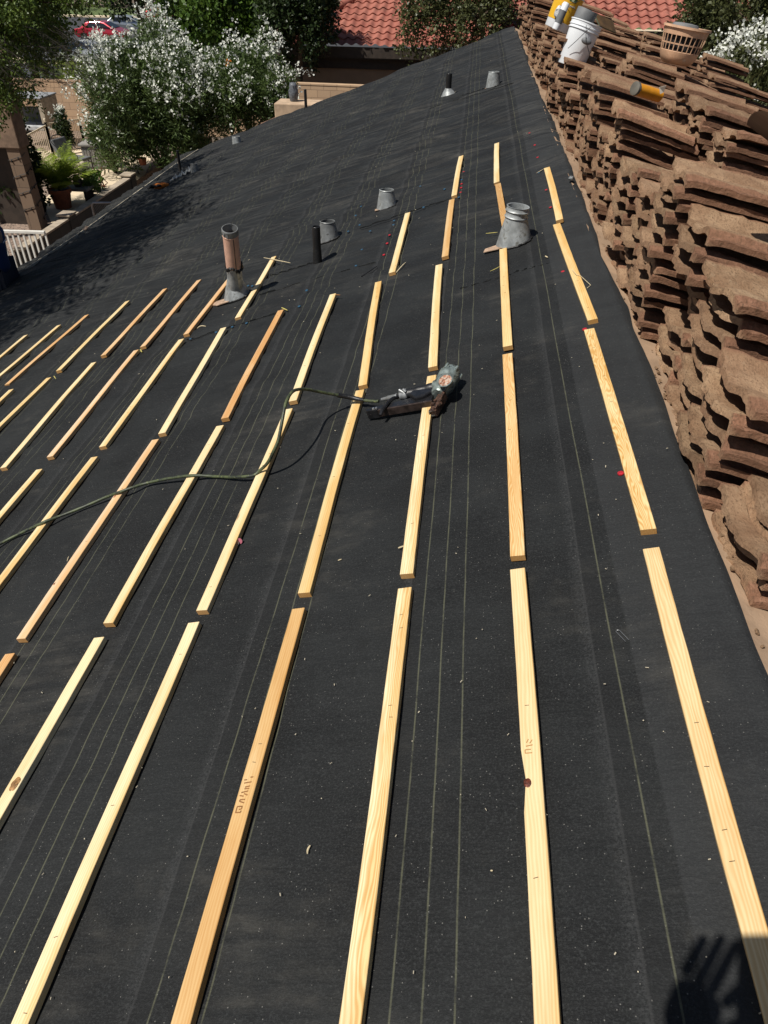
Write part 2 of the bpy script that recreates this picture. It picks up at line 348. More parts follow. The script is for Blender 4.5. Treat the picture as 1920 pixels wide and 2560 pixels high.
def block_mat(name, a, b, mort, w=.40, h=.20):
    m, t, p, oc = newmat(name)
    sx = nd(t, 'ShaderNodeSeparateXYZ'); lk(t, oc, sx.inputs[0]); cx = nd(t, 'ShaderNodeCombineXYZ'); lk(t, math_(t, 'ADD', sx.outputs[0], sx.outputs[1]), cx.inputs[0]); lk(t, sx.outputs[2], cx.inputs[1])
    br = nd(t, 'ShaderNodeTexBrick'); lk(t, cx.outputs[0], br.inputs['Vector']); br.inputs['Scale'].default_value = 1
    br.inputs['Brick Width'].default_value = w; br.inputs['Row Height'].default_value = h; br.inputs['Mortar Size'].default_value = .006; br.inputs['Mortar Smooth'].default_value = .3
    br.inputs['Color1'].default_value = (*a, 1); br.inputs['Color2'].default_value = (*b, 1); br.inputs['Mortar'].default_value = (*mort, 1)
    n1 = noise(t, oc, 2.5, 6, .65); c = mix(t, math_(t, 'MULTIPLY', ramp(t, n1, .45, .8), .35), br.outputs['Color'], tuple(q * .6 for q in a))
    lk(t, c, p.inputs['Base Color']); p.inputs['Roughness'].default_value = .9
    b1 = bump(t, math_(t, 'SUBTRACT', 1, br.outputs['Fac']), .6, .008); lk(t, bump(t, noise(t, oc, 60, 4), .4, .004, b1), p.inputs['Normal'])
    return m
BLOCK = block_mat('tan_block_masonry', (.50, .34, .21), (.44, .30, .19), (.26, .17, .11))
BLOCKG = block_mat('grey_block_masonry', (.075, .070, .062), (.060, .056, .050), (.03, .028, .026))

def leaf_mat(name, a, b, tr=.25, rough=.45):
    m, t, p, oc = newmat(name)
    c = mix(t, ramp(t, noise(t, oc, 3.2, 4, .65), .38, .62), a, b)
    c = mix(t, math_(t, 'MULTIPLY', ramp(t, noise(t, oc, 34, 2), .4, .7), .5), c, tuple(q * 1.5 for q in b))
    lk(t, c, p.inputs['Base Color']); p.inputs['Roughness'].default_value = rough; p.inputs['Specular IOR Level'].default_value = .4
    tn = nd(t, 'ShaderNodeBsdfTranslucent'); lk(t, c, tn.inputs[0]); mx = nd(t, 'ShaderNodeMixShader'); mx.inputs[0].default_value = tr
    lk(t, p.outputs[0], mx.inputs[1]); lk(t, tn.outputs[0], mx.inputs[2]); lk(t, mx.outputs[0], t.nodes['Material Output'].inputs[0]); return m
L_OLE = leaf_mat('oleander_leaf', (.040, .068, .020), (.092, .135, .038))
L_MES = leaf_mat('mesquite_leaf', (.045, .080, .014), (.11, .16, .026))
L_BRI = leaf_mat('bright_leaf', (.035, .075, .012), (.085, .15, .022))
L_DRK = leaf_mat('dark_leaf', (.016, .030, .010), (.036, .058, .016))
L_OLV = leaf_mat('olive_leaf', (.050, .060, .022), (.10, .11, .040))
L_PLM = leaf_mat('palm_leaf', (.12, .17, .015), (.26, .34, .04), .35)
PETAL = leaf_mat('white_petal', (.70, .72, .64), (.80, .81, .74), .3, .6)
ORFL = leaf_mat('orange_petal', (.6, .18, .02), (.7, .25, .03), .3, .6)
def clay_mat():
    m, t, p, oc = newmat('red_clay_tile')
    n1 = noise(t, oc, 1.3, 5, .65); c = mix(t, ramp(t, n1, .35, .65), (.27, .082, .056), (.37, .135, .095))
    c = mix(t, math_(t, 'MULTIPLY', ramp(t, noise(t, oc, 4, 6, .75), .50, .66), .65), c, (.19, .075, .05))
    lk(t, c, p.inputs['Base Color']); p.inputs['Roughness'].default_value = .8; lk(t, bump(t, noise(t, oc, 50, 3), .3, .004), p.inputs['Normal']); return m
CLAY = clay_mat()
def paint_mat(name, c, met=.3):
    m, t, p, oc = newmat(name); p.inputs['Base Color'].default_value = (*c, 1); p.inputs['Metallic'].default_value = met; p.inputs['Roughness'].default_value = .3
    p.inputs['Coat Weight'].default_value = .8; lk(t, mix(t, ramp(t, noise(t, oc, 2.5, 5), .4, .8), c, tuple(q * .8 + .01 for q in c)), p.inputs['Base Color']); return m

# ================================================================== the roof we stand on
house = empty('house', (0, 0, 0), 'low house whose felt covered roof fills the foreground', 'house')
def uend(v): return 15.9 + (v - RV) * 0.302
nu, nv_ = 760, 104
us = np.linspace(-2.6, 1, nu); us = -2.6 + (np.linspace(0, 1, nu)) * (18.5)
vs_main = np.concatenate([np.linspace(-6.05, -.3, 74), np.linspace(-.24, RV + .095, 34)])
VG, UG = np.meshgrid(vs_main, us, indexing='ij')
# pull the far end to the gable line
UG = -2.6 + (UG + 2.6) * (uend(np.minimum(VG, RV)) + 2.6) / (us[-1] + 2.6)
amp = np.clip((UG - 1.5) / 5, 0.10, 1)
w1 = np.abs(fb(VG * 1.1 + UG * .25, UG * 5.2 - VG * .35, 3, 3)); w2 = fb(VG * .5, UG * 1.3, 11, 3); w3 = fb(VG * 2.4 + 5, UG * 9, 21, 2)
ZG = amp * (.032 * (w1 - .4) + .008 * w2 + .0085 * w3) + .0012 * fb(VG * 6, UG * 6, 31, 2)
near_r = np.clip((VG + .02) / .22, 0, 1); ZG += near_r * amp * .009 * fb(VG * 1.2, UG * 4.6 + VG * 5, 51, 3)
per = .458; frac = ((VG + .5 + per * 40) / per) % 1; ZG += np.where(VG < .04, (1 - frac) * .0024, .0045)
over = np.clip(VG - RV, 0, 1); wid = .035 + .022 * fb(UG[0] * 1.4, UG[0] * 0, 61, 3) + .02 * np.exp(-((UG[0] - 4.3) / .4) ** 2)
over2 = over / .095 * wid[None, :]
ZR = RV + over2 * math.cos(2 * TH); XZ = np.where(over > 0, ZR, VG); DZ = -over2 * math.sin(2 * TH) + np.where(over > 0, .006, 0)
rnd = np.exp(-((VG - RV) / .03) ** 2) * .006
# pipes push the felt up a little; rest flat
P3 = np.stack([XZ, UG, ZG + DZ - rnd], -1).reshape(-1, 3)
nr, nc = VG.shape; idx = np.arange(nr * nc).reshape(nr, nc)
fq = np.stack([idx[:-1, :-1], idx[1:, :-1], idx[1:, 1:], idx[:-1, 1:]], -1).reshape(-1, 4)
me = bpy.data.meshes.new('underlayment'); me.from_pydata(P3.tolist(), [], fq.tolist()); me.shade_smooth(); me.update()
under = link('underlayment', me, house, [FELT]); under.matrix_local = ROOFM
def felt_h(v, u): return 0.004
# slight body under the felt, the far slope, walls, fascia
b = MB(); b.prism([(-6.0, -2.6), (RV - .01, -2.6), (RV - .01, uend(RV) - .03), (-6.0, uend(-6.0) - .03)], -.16, -.022); o = b.build('roof_deck', DBR, house); o.matrix_local = ROOFM
b = MB(); n_u = 90
gx = np.linspace(0.0, 6.2, 30); gy = np.linspace(-2.6, 15.9, n_u); GX, GY = np.meshgrid(gx, gy, indexing='ij')
GZ = .004 * fb(GX * 2, GY * 2, 5) - .004
me = bpy.data.meshes.new('far_slope'); ii = np.arange(GX.size).reshape(GX.shape)
me.from_pydata(np.stack([GX, GY, GZ], -1).reshape(-1, 3).tolist(), [], np.stack([ii[:-1, :-1], ii[1:, :-1], ii[1:, 1:], ii[:-1, 1:]], -1).reshape(-1, 4).tolist())
me.shade_smooth(); fs = link('far_slope', me, house, [DUSTY]); fs.matrix_local = FARM; tag(fs, 'dusty brown old felt on the far side of the ridge')
b = MB(); b.prism([(0.03, -2.6), (6.2, -2.6), (6.2, 15.8), (.03, 15.8)], -.16, -.02); o = b.build('far_deck', DBR, house); o.matrix_local = FARM
EX, EZ = -6.0 * CT, -6.0 * ST
b = MB(); b.box(EX + .55, EX + .75, -2.4, 13.6, -4.6, EZ - .1); b.box(5.4, 5.6, -2.4, 15.2, -4.6, -2.05)
b.box(EX + .6, 5.5, -2.5, -2.3, -4.6, EZ - .1); b.build('wall', STUC, house)
b = MB(); p0 = Vector((EX + .6, 13.75, 0)); p1 = Vector((.2, 15.5, 0)); p2 = Vector((5.5, 15.5, 0)); g = .12
b.add([(p0.x, p0.y, -4.6), (p1.x, p1.y, -4.6), (p2.x, p2.y, -4.6), (p2.x, p2.y, -1.75), (p1.x, p1.y, -.1), (p0.x, p0.y, EZ + .02)], [(0, 1, 4, 5), (1, 2, 3, 4)]); b.build('gable_wall', STUC, house)
b = MB(); b.box(EX - .03, EX - .005, -2.6, uend(-6) - .05, EZ - .2, EZ - .02); b.build('fascia', DBR, house)
# the pale drip edge board near the eave, seen as a thin light line, with a broken spot
b = MB()
def rl(v, u, n=0.): return Vector((v, u, n))
pts = [on_roof(49, 688), on_roof(130, 630), on_roof(214, 576)]
for (a, c) in ((on_roof(46, 690), on_roof(212, 578)), (on_roof(222, 571), on_roof(443, 411)), (on_roof(446, 409), on_roof(497, 376))):
    b.beam(rl(a[0], a[1], .012), rl(c[0], c[1], .012), .026, .022)
b.m = 1; q = on_roof(217, 575); b.ell((q[0], q[1], .015), (.05, .06, .03), 8, 6, .3)
o = b.build('eave_batten', [mat('pale_edge_board', (.50, .44, .33), .7, var=.5, vs=2), TANPL], house); o.matrix_local = ROOFM
# cut laps of the felt across the slope: thin lifted edges
for k, l in enumerate([((740, 1005), (1600, 765), 'z6'), ((820, 865), (1140, 765), 'z6'), ((200, 1340), (920, 1120), 'z6'), ((0, 1210), (640, 1000), 'z7'), ((1080, 1530), (1350, 1460), 'z7'), ((690, 1650), (1080, 1540), 'z7'), ((500, 350), (1100, 170), 'z7'), ((720, 262), (900, 205), 'z7')]):
    def cv(q, r): return (400 + q[0] / 2.9625, 400 + q[1] / 2.9625) if r == 'z6' else (900 + q[0] / 2.86, 150 + q[1] / 2.86)
    a = on_roof(*cv(l[0], l[2])); c = on_roof(*cv(l[1], l[2])); b = MB(); n = 14; pp = []
    for i in range(n + 1):
        f = i / n; pp.append((a[0] + (c[0] - a[0]) * f, a[1] + (c[1] - a[1]) * f + .006 * math.sin(i * 1.7 + k)))
    for i in range(n):
        h0 = .009 + .003 * math.sin(i * 2.1 + k) + .003 * (a[1] > 4); b.beam(rl(pp[i][0], pp[i][1], h0 - .005), rl(pp[i + 1][0], pp[i + 1][1], h0 - .005), .003 + .0003 * a[1], h0 * .6)
    o = b.build('felt_lap', FELT, house); o.matrix_local = ROOFM

# ================================================================== battens
ORD = ['', 'second', 'third', 'fourth', 'fifth', 'sixth', 'seventh', 'eighth', 'ninth', 'tenth', 'eleventh', 'twelfth', 'thirteenth', 'fourteenth']
PALE = (.79, .66, .41); GOLD = (.73, .55, .27); RED = (.68, .46, .265); PINK = (.75, .57, .39); CREAM = (.78, .67, .42)
BT = [('1.0', .186, .117, 1.401, .119), ('1.1', 1.473, .125, 2.713, .116), ('1.2', 2.789, .139, 4.09, .098), ('1.3', 4.147, .119, 5.318, .13),
 ('2.0', .185, -.211, 1.4, -.217), ('2.1', 1.45, -.215, 2.665, -.21), ('2.2', 2.732, -.207, 3.932, -.2), ('2.3', 4.17, -.175, 5.281, -.206), ('2.4', 5.327, -.214, 6.559, -.195),
 ('3.0', .178, -.533, 1.393, -.528), ('3.1', 1.448, -.528, 2.63, -.523), ('3.2', 2.706, -.524, 3.959, -.559), ('3.3', 4.069, -.529, 5.238, -.53), ('3.4', 5.32, -.517, 6.507, -.495),
 ('4.0', .16, -.851, 1.375, -.844), ('4.1', 1.436, -.84, 2.651, -.84), ('4.2', 2.689, -.834, 3.954, -.916), ('4.3', 4.05, -.845, 5.236, -.852),
 ('5.0', .166, -1.193, 1.381, -1.186), ('5.1', 1.429, -1.177, 2.629, -1.167), ('5.2', 2.698, -1.164, 3.956, -1.195),
 ('6.0', .161, -1.544, 1.376, -1.52), ('6.1', 1.436, -1.517, 2.619, -1.5), ('6.2', 2.684, -1.498, 3.922, -1.52),
 ('7.0', .146, -1.853, 1.361, -1.853), ('7.1', 1.424, -1.85, 2.629, -1.839), ('7.2', 2.677, -1.826, 3.885, -1.889), ('7.3', 4.001, -1.829, 5.121, -1.868),
 ('8.1', 1.381, -2.158, 2.596, -2.158), ('8.2', 2.684, -2.157, 3.889, -2.181), ('8.3', 3.958, -2.174, 5.158, -2.154),
 ('9.1', 1.387, -2.478, 2.602, -2.478), ('9.2', 2.709, -2.478, 3.918, -2.518), ('9.3', 3.95, -2.483, 5.099, -2.487),
 ('10.2', 2.711, -2.768, 3.907, -2.831), ('10.3', 3.995, -2.802, 5.14, -2.801), ('11.2', 2.637, -3.148, 3.852, -3.148), ('11.3', 3.941, -3.123, 5.106, -3.127),
 ('12.2', 2.605, -3.426, 3.82, -3.426), ('12.3', 3.944, -3.542, 5.052, -3.477), ('13.3', 3.776, -3.761, 4.991, -3.709), ('14.3', 3.769, -4.045, 4.984, -4.028)]
TINT = {'1.1': GOLD, '1.2': GOLD, '1.3': GOLD, '2.0': (.74, .58, .33), '2.1': (.72, .51, .25), '2.2': GOLD, '2.3': (.55, .35, .15), '3.4': PALE, '4.0': (.60, .39, .17), '4.3': CREAM, '5.2': CREAM, '6.0': CREAM, '6.2': RED,
        '7.0': RED, '7.1': PINK, '7.3': PALE, '8.3': RED, '9.2': PINK, '9.3': RED, '10.3': RED, '12.3': RED, '11.3': CREAM, '1.0': (.72, .55, .30), '2.4': CREAM, '3.2': CREAM, '4.2': GOLD, '3.3': (.66, .47, .25), '4.1': (.70, .54, .28)}
LOOK = {'1.1': 'golden batten with bold swirling grain', '1.2': 'golden batten with a curled loose splinter', '2.0': 'batten with a dark red knot and notched edge', '2.1': 'golden batten with wavy close grain',
        '4.0': 'orange brown batten with smeared mill stamp', '2.3': 'brown batten askew behind the wide cone vent', '3.1': 'batten lying under the nail gun', '5.1': 'batten with the green hose looping over it',
        '8.3': 'reddish batten running behind the tall flue', '7.3': 'pale batten just right of the tall flue', '1.0': 'long batten with parallel grain running into the hand shadow'}
GRAIN = {'1.1': 1.15, '2.1': .95, '2.3': .9, '1.0': .6, '3.0': .75, '3.1': .6, '4.1': .3, '3.4': .5, '6.2': .6, '12.3': .3, '1.2': .4, '4.0': .45, '6.1': .65, '8.1': .6}
def tone(c):
    if c in (RED,) or c[0] < .61: return 'reddish'
    return {GOLD: 'golden', CREAM: 'cream', PINK: 'pinkish'}.get(c, 'pale')
battens = {}
for id_, u0, v0, u1, v1 in BT:
    c, r = id_.split('.'); c = int(c); r = int(r); L = math.hypot(u1 - u0, v1 - v0); wd = .0393; th = .019
    rr = random.Random(hash(id_) if False else c * 31 + r * 7)
    bow = rr.uniform(-.004, .004); lift = rr.uniform(0, .003); ns = 18
    if id_ == '5.1': bow = .004
    vsb = []; N_ = ns + 1
    for i in range(N_):
        f = i / ns; y = f * L; x = bow * math.sin(PI * f) + rr.uniform(-.0003, .0003); z = .0035 + lift * math.sin(PI * f) + .0012 * math.sin(f * 7 + c)
        nx = 0
        if id_ == '2.0':
            yk = 0.60; d = (y - yk); nx = .008 * max(0, 1 - abs(d) / .045)
        w2 = wd + rr.uniform(-.0003, .0003)
        # chamfered cross-section
        ch = .0012
        for (px, pz) in ((ch + nx, 0), (w2 - ch, 0), (w2, ch), (w2, th - ch), (w2 - ch, th), (ch + nx, th), (nx, th - ch), (nx, ch)):
            vsb.append((x + px, y + (0.002 * math.sin(px * 90 + r) if i in (0, ns) else 0), z + pz))
    fs_ = []; mi = []
    for i in range(ns):
        for k in range(8): fs_.append((i * 8 + k, i * 8 + (k + 1) % 8, (i + 1) * 8 + (k + 1) % 8, (i + 1) * 8 + k)); mi.append(0)
    fs_.append(tuple(range(8))[::-1]); mi.append(1); fs_.append(tuple(ns * 8 + k for k in range(8))); mi.append(1)
    me = bpy.data.meshes.new('roof_batten'); me.from_pydata(vsb, [], [f[::-1] for f in fs_]); me.materials.append(WOOD); me.materials.append(WOODEND); me.polygons.foreach_set('material_index', mi); me.update()
    o = link('roof_batten', me); ang = -math.atan2(v1 - v0, u1 - u0)
    o.matrix_world = ROOFM @ Matrix.Translation((v0, u0, 0)) @ Matrix.Rotation(ang, 4, 'Z')
    tc = TINT.get(id_, PALE); o.color = (*tc, 1); o['grain'] = GRAIN.get(id_, .42)
    where = 'ridge side line' if c == 1 else ORD[c - 1] + ' line from ridge'
    first = {8: 1, 9: 1, 10: 2, 11: 2, 12: 2, 13: 3, 14: 3}.get(c, 0); k = r - first
    piece = 'nearest piece' if k == 0 else ORD[k] + ' piece'
    lab = LOOK.get(id_, tone(tc) + ' batten') + ', ' + piece + ' of ' + where
    tag(o, lab, 'roof batten', 'wooden battens laid in lines on the roof felt'); battens[id_] = (o, L); TOPF = globals().setdefault('TOPF', {}); TOPF[id_] = (lift, c, L)
    # little staple marks and splinters that belong to the stick
    if u0 < 3:
        for q in range(rr.randint(2, 4)):
            yy = rr.uniform(.08, .95) * L; xx = rr.uniform(.012, .026); a = rr.uniform(-.25, .25)
            b = MB(); b.box(-.0045, .0045, -.0006, .0006, 0, .0008); b.build('staple', STAPLE, o, M=Matrix.Translation((xx + bow * math.sin(PI * yy / L), yy, .0035 + th + lift * math.sin(PI * yy / L) + .0012 * math.sin(yy / L * 7 + c) - .0002)) @ Matrix.Rotation(a, 4, 'Z'))
# the mill stamp on 4.0 : smeared block strokes
o, L = battens['4.0']; b = MB(); zt = .0035 + .019 + .0014
def ztop(i_, y): l_, c_, L_ = TOPF[i_]; return .0035 + .019 + l_ * math.sin(PI * y / L_) + .0012 * math.sin(y / L_ * 7 + c_)
cur = '4.0'
def stroke(x0, y0, x1, y1, w=.0022, m=None):
    b.beam((x0, y0, ztop(cur, y0) + .0003), (x1, y1, ztop(cur, y1) + .0003), w, .0009)
y0 = .60
for (x0, a0, x1, a1) in ((.012, 0, .012, .014), (.012, .014, .024, .014), (.024, .014, .024, .008), (.012, 0, .024, 0), (.024, 0, .024, .004), (.018, .007, .024, .008),
                         (.014, .026, .026, .022), (.014, .030, .026, .030), (.014, .026, .014, .030),
                         (.010, .040, .020, .038), (.020, .044, .029, .040), (.012, .047, .028, .050), (.017, .056, .029, .056), (.017, .060, .029, .062), (.012, .070, .030, .072), (.010, .078, .017, .078), (.024, .084, .031, .084)):
    stroke(x0, y0 + a0, x1, y0 + a1, .0026)
st = b.build('mill_stamp', INK, o)
o, L = battens['2.0']; b = MB(); cur = '2.0'; zt = ztop('2.0', .6)
for (x0, a0, x1, a1) in ((.012, 0, .026, 0), (.012, .008, .024, .008), (.012, 0, .012, .008), (.014, .016, .028, .018), (.016, .024, .020, .032), (.022, .022, .028, .030)): stroke(x0, .665 + a0, x1, .665 + a1, .0022)
b.build('mill_stamp', mat('faint_mill_stamp', (.45, .26, .10), .7), o)
b = MB(); b.ell((.0135, .60, zt - .0012), (.0085, .011, .0028), 18, 8, .12); b.build('knot', KNOT, o)
o, L = battens['7.1']; zt = ztop('7.1', .4); b = MB(); b.ell((.018, .31, zt - .001), (.011, .018, .0014), 14, 6, .2); b.ell((.004, .26, zt - .004), (.007, .012, .006), 12, 6, .3); b.ell((.006, .78, zt - .003), (.006, .012, .005), 12, 6, .3); b.build('knot', mat('pink_knot', (.36, .15, .075), .6, var=.5, vs=90), o)
o, L = battens['6.0']; zt = ztop('6.0', .72); b = MB(); b.ell((.022, .72, zt - .001), (.014, .022, .004), 14, 6, .25); b.build('knot', mat('brown_knot', (.36, .19, .07), .6, var=.6, vs=90), o)

# ================================================================== concrete tiles stacked beyond the ridge
def tile_mesh(seed, nx=26, ny=16, lod=False):
    rs = np.random.default_rng(seed); W_, L_, TK = .330, .415, .0140
    if lod: nx, ny = 12, 5
    xs = np.linspace(0, 1, nx + 1); ys = np.linspace(0, 1, ny + 1)
    X, Y = np.meshgrid(xs, ys, indexing='ij')
    prof = (.0150 * np.cos(X * 2 * PI * 1.08 + .5) + .0045 * np.cos(X * 2 * PI * 2.6 + seed)) * (1 - np.clip((X - .86) / .06, 0, 1)) - .006 * np.clip((X - .86) / .05, 0, 1) + .010 * (X > .93)
    rough = .0026 * fb(X * 30, Y * 36, seed, 2) + .0030 * fb(X * 7, Y * 7, seed + 9, 2)
    edge = .0055 * fb(X * 14, X * 0 + seed, seed + 3, 3) * np.clip(1 - Y * 9, 0, 1)            # ragged nose
    edge2 = .006 * fb(X * 9, X * 0 + seed + 5, seed + 7, 3) * np.clip((Y - .9) * 10, 0, 1)
    px = (X - .5) * W_ + .002 * fb(Y * 9, X * 0, seed + 13, 2) * ((X < .01) | (X > .99)); py = Y * L_ + edge + edge2
    rib = np.where(X > .86, .007, 0)
    zt_ = prof + TK + rough; zb = prof * .9 + rough * .4 - rib * 0 + np.where(X > .93, -.004, 0)
    droop = -.010 * np.clip(1 - Y * 9, 0, 1) ** 1.5; zt_ = zt_ + droop * .4; zb = zb + droop
    n = X.size; top = np.stack([px, py, zt_], -1).reshape(-1, 3); bot = np.stack([px, py, zb], -1).reshape(-1, 3)
    ii = np.arange(n).reshape(X.shape); f = np.stack([ii[:-1, :-1], ii[1:, :-1], ii[1:, 1:], ii[:-1, 1:]], -1).reshape(-1, 4)
    fb2 = f[:, ::-1] + n; ring = np.concatenate([ii[:, 0], ii[-1, 1:], ii[-2::-1, -1], ii[0, -2:0:-1]])
    r2 = np.roll(ring, -1); side = np.stack([ring, ring + n, r2 + n, r2], -1)
    v = np.concatenate([top, bot]); fc = np.concatenate([f, fb2, side])
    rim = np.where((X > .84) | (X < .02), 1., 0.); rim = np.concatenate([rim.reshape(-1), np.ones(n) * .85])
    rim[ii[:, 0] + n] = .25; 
    return v, fc, rim
def np_mesh(name, v, f, mats, rim=None, smooth=True):
    me = bpy.data.meshes.new(name); k = f.shape[1]; me.vertices.add(len(v)); me.vertices.foreach_set('co', v.astype(np.float32).ravel())
    me.loops.add(f.size); me.loops.foreach_set('vertex_index', f.astype(np.int32).ravel()); me.polygons.add(len(f))
    me.polygons.foreach_set('loop_start', np.arange(0, f.size, k, dtype=np.int32)); me.polygons.foreach_set('loop_total', np.full(len(f), k, np.int32))
    me.update(calc_edges=True)
    if rim is not None:
        a = me.attributes.new('rim', 'FLOAT', 'POINT'); a.data.foreach_set('value', rim.astype(np.float32))
    for m in mats: me.materials.append(m)
    me.validate()
    if smooth: me.shade_smooth(); me.set_sharp_from_angle(angle=math.radians(48))
    return me
TMESH = [np_mesh('roof_tile', *tile_mesh(s)[:2], [TILE], tile_mesh(s)[2]) for s in (1, 2, 3, 4, 5, 6)]
TLOD = [tile_mesh(s, lod=True) for s in (1, 2, 3)]
TT = math.radians(13.5)                                             # tiles lie a little flatter than the slope
tiles = []
def stack(u, s0, n, seed, h0=0.0, hl=.047, spread=1.0):
    r = random.Random(seed); z = h0; yawb = r.uniform(-.06, .06); du = dsl = 0; p0 = r.uniform(-.03, .03)
    for k in range(n):
        pitch = p0 + r.uniform(-.03, .03) * spread + (.09 if r.random() < .08 else 0); roll = r.uniform(-.03, .03) * spread + (r.choice((-.08, .08)) if r.random() < .1 else 0)
        du = du * .7 + r.uniform(-.020, .020) * spread; dsl = dsl * .7 + r.uniform(-.030, .030) * spread
        if r.random() < .10: dsl -= r.choice((.05, -.05))
        base = fw(s0 + dsl, u + du, 0.0); base.z += z / math.cos(TH)
        # local x along the ridge (towards camera), local y down the far slope
        M = Matrix.Translation(base) @ Matrix.Rotation(TT + pitch, 4, 'Y') @ Matrix.Rotation(roll, 4, 'X') @ Matrix.Rotation(yawb + r.uniform(-.05, .05) * spread, 4, 'Z') @ Matrix.Rotation(-PI / 2, 4, 'Z')
        tiles.append((M, r.randrange(6))); z += (r.uniform(.021, .026) if r.random() < .30 else r.uniform(.038, .060)) * hl / .047
    return z
rt = random.Random(12)
for row, (s0, nb, ustart, umax) in enumerate(((.085, 9, 1.22, 15.5), (.55, 11, 1.40, 15.6), (1.06, 11, 1.7, 15.6), (1.56, 12, 2.4, 15.6), (2.05, 12, 3.2, 15.6), (2.55, 9, 4.6, 15.6))):
    u = ustart; k = 0
    while u < umax:
        n = int(nb * 1.22) + rt.randint(-2, 3)
        if row == 0: n = max(5, min(n, int(5 + (u - 1.2) * 5)))
        stack(u + .16, s0 + rt.uniform(-.035, .045), n, 1000 * row + k, hl=.049)
        u += rt.uniform(.335, .385) if row == 0 else rt.uniform(.34, .46) if row == 1 else rt.uniform(.38, .62); k += 1
cv_ = Vector(CAM); camax = Vector(T[:, 2])
def tkey(t):
    p = t[0].translation; return (p - cv_).length
tiles.sort(key=tkey)
TG = 'concrete roof tiles stacked loose beyond the ridge'
TL = 'weathered brown concrete roof tile in the stacks beyond the ridge'
for M, vi in tiles[:300]:
    o = bpy.data.objects.new('concrete_tile', TMESH[vi]); COL.objects.link(o); o.matrix_world = M; tag(o, TL, 'roof tile', TG, 'thing')
rv, rf, rr_ = [], [], []; off = 0
for M, vi in tiles[300:]:
    v, f, rim = TLOD[vi % 3]; A = np.array(M); rv.append(v @ A[:3, :3].T + A[:3, 3]); rf.append(f + off); rr_.append(rim); off += len(v)
me = np_mesh('stacked_tiles', np.concatenate(rv), np.concatenate(rf), [TILE], np.concatenate(rr_))
o = link('stacked_tiles', me); tag(o, 'far mass of brown concrete tiles stacked along the ridge', 'roof tiles', kind='stuff')
print('tiles', len(tiles))

b = MB(); rc = random.Random(5)
for k in range(170):
    u_ = .5 + 7 * rc.random() ** 1.5; s_ = rc.uniform(.045, .13); q = rc.uniform(.002, .007) * (1.4 if rc.random() < .15 else 1)
    b.box(-q, q, -q * .7, q * .7, -q * .3, q * .5, Matrix.Translation((s_, u_, .002)) @ Matrix.Rotation(rc.random() * 6, 4, 'Z') @ Matrix.Rotation(rc.uniform(-.4, .4), 4, 'X'))
o = b.build('tile_crumbs', TILE); o.matrix_world = FARM; tag(o, 'brown crumbs of broken tile strewn along the ridge', 'debris', kind='stuff')
# ================================================================== vents and pipes
UPZ = Matrix.Identity(4)
def roofpt(px, py): return Vector(on_plane(px, py, np.zeros(3), NN))
def flare(b, c, r0, r1, h, n=36, lip=.004, sx=1.25, top=None):
    """sheet metal cone: its foot follows the slope, its top is level"""
    prof = [(0, r0), (.12, r0 * .965), (.5, (r0 + r1) * .5 * 1.02), (.9, r1 * 1.04), (1, r1)]
    base = len(b.v)
    for f, r in prof + [(1, r1 - lip), (.55, (r0 + r1) * .5 - lip * 2), (.1, r0 * .9)]:
        for k in range(n):
            a = 2 * PI * k / n; x, y = r * math.cos(a) * (1 + (sx - 1) * (1 - f) * .25), r * math.sin(a)
            zf = math.tan(TH) * x; b.v.append((c[0] + x, c[1] + y, c[2] + zf * (1 - f) + h * f + (0.006 * math.sin(a * 3) if f == 0 else 0)))
    m = len(prof) + 3
    for i in range(m - 1):
        for k in range(n): b.f.append((base + i * n + k, base + i * n + (k + 1) % n, base + (i + 1) * n + (k + 1) % n, base + (i + 1) * n + k)); b.mi.append(b.m)
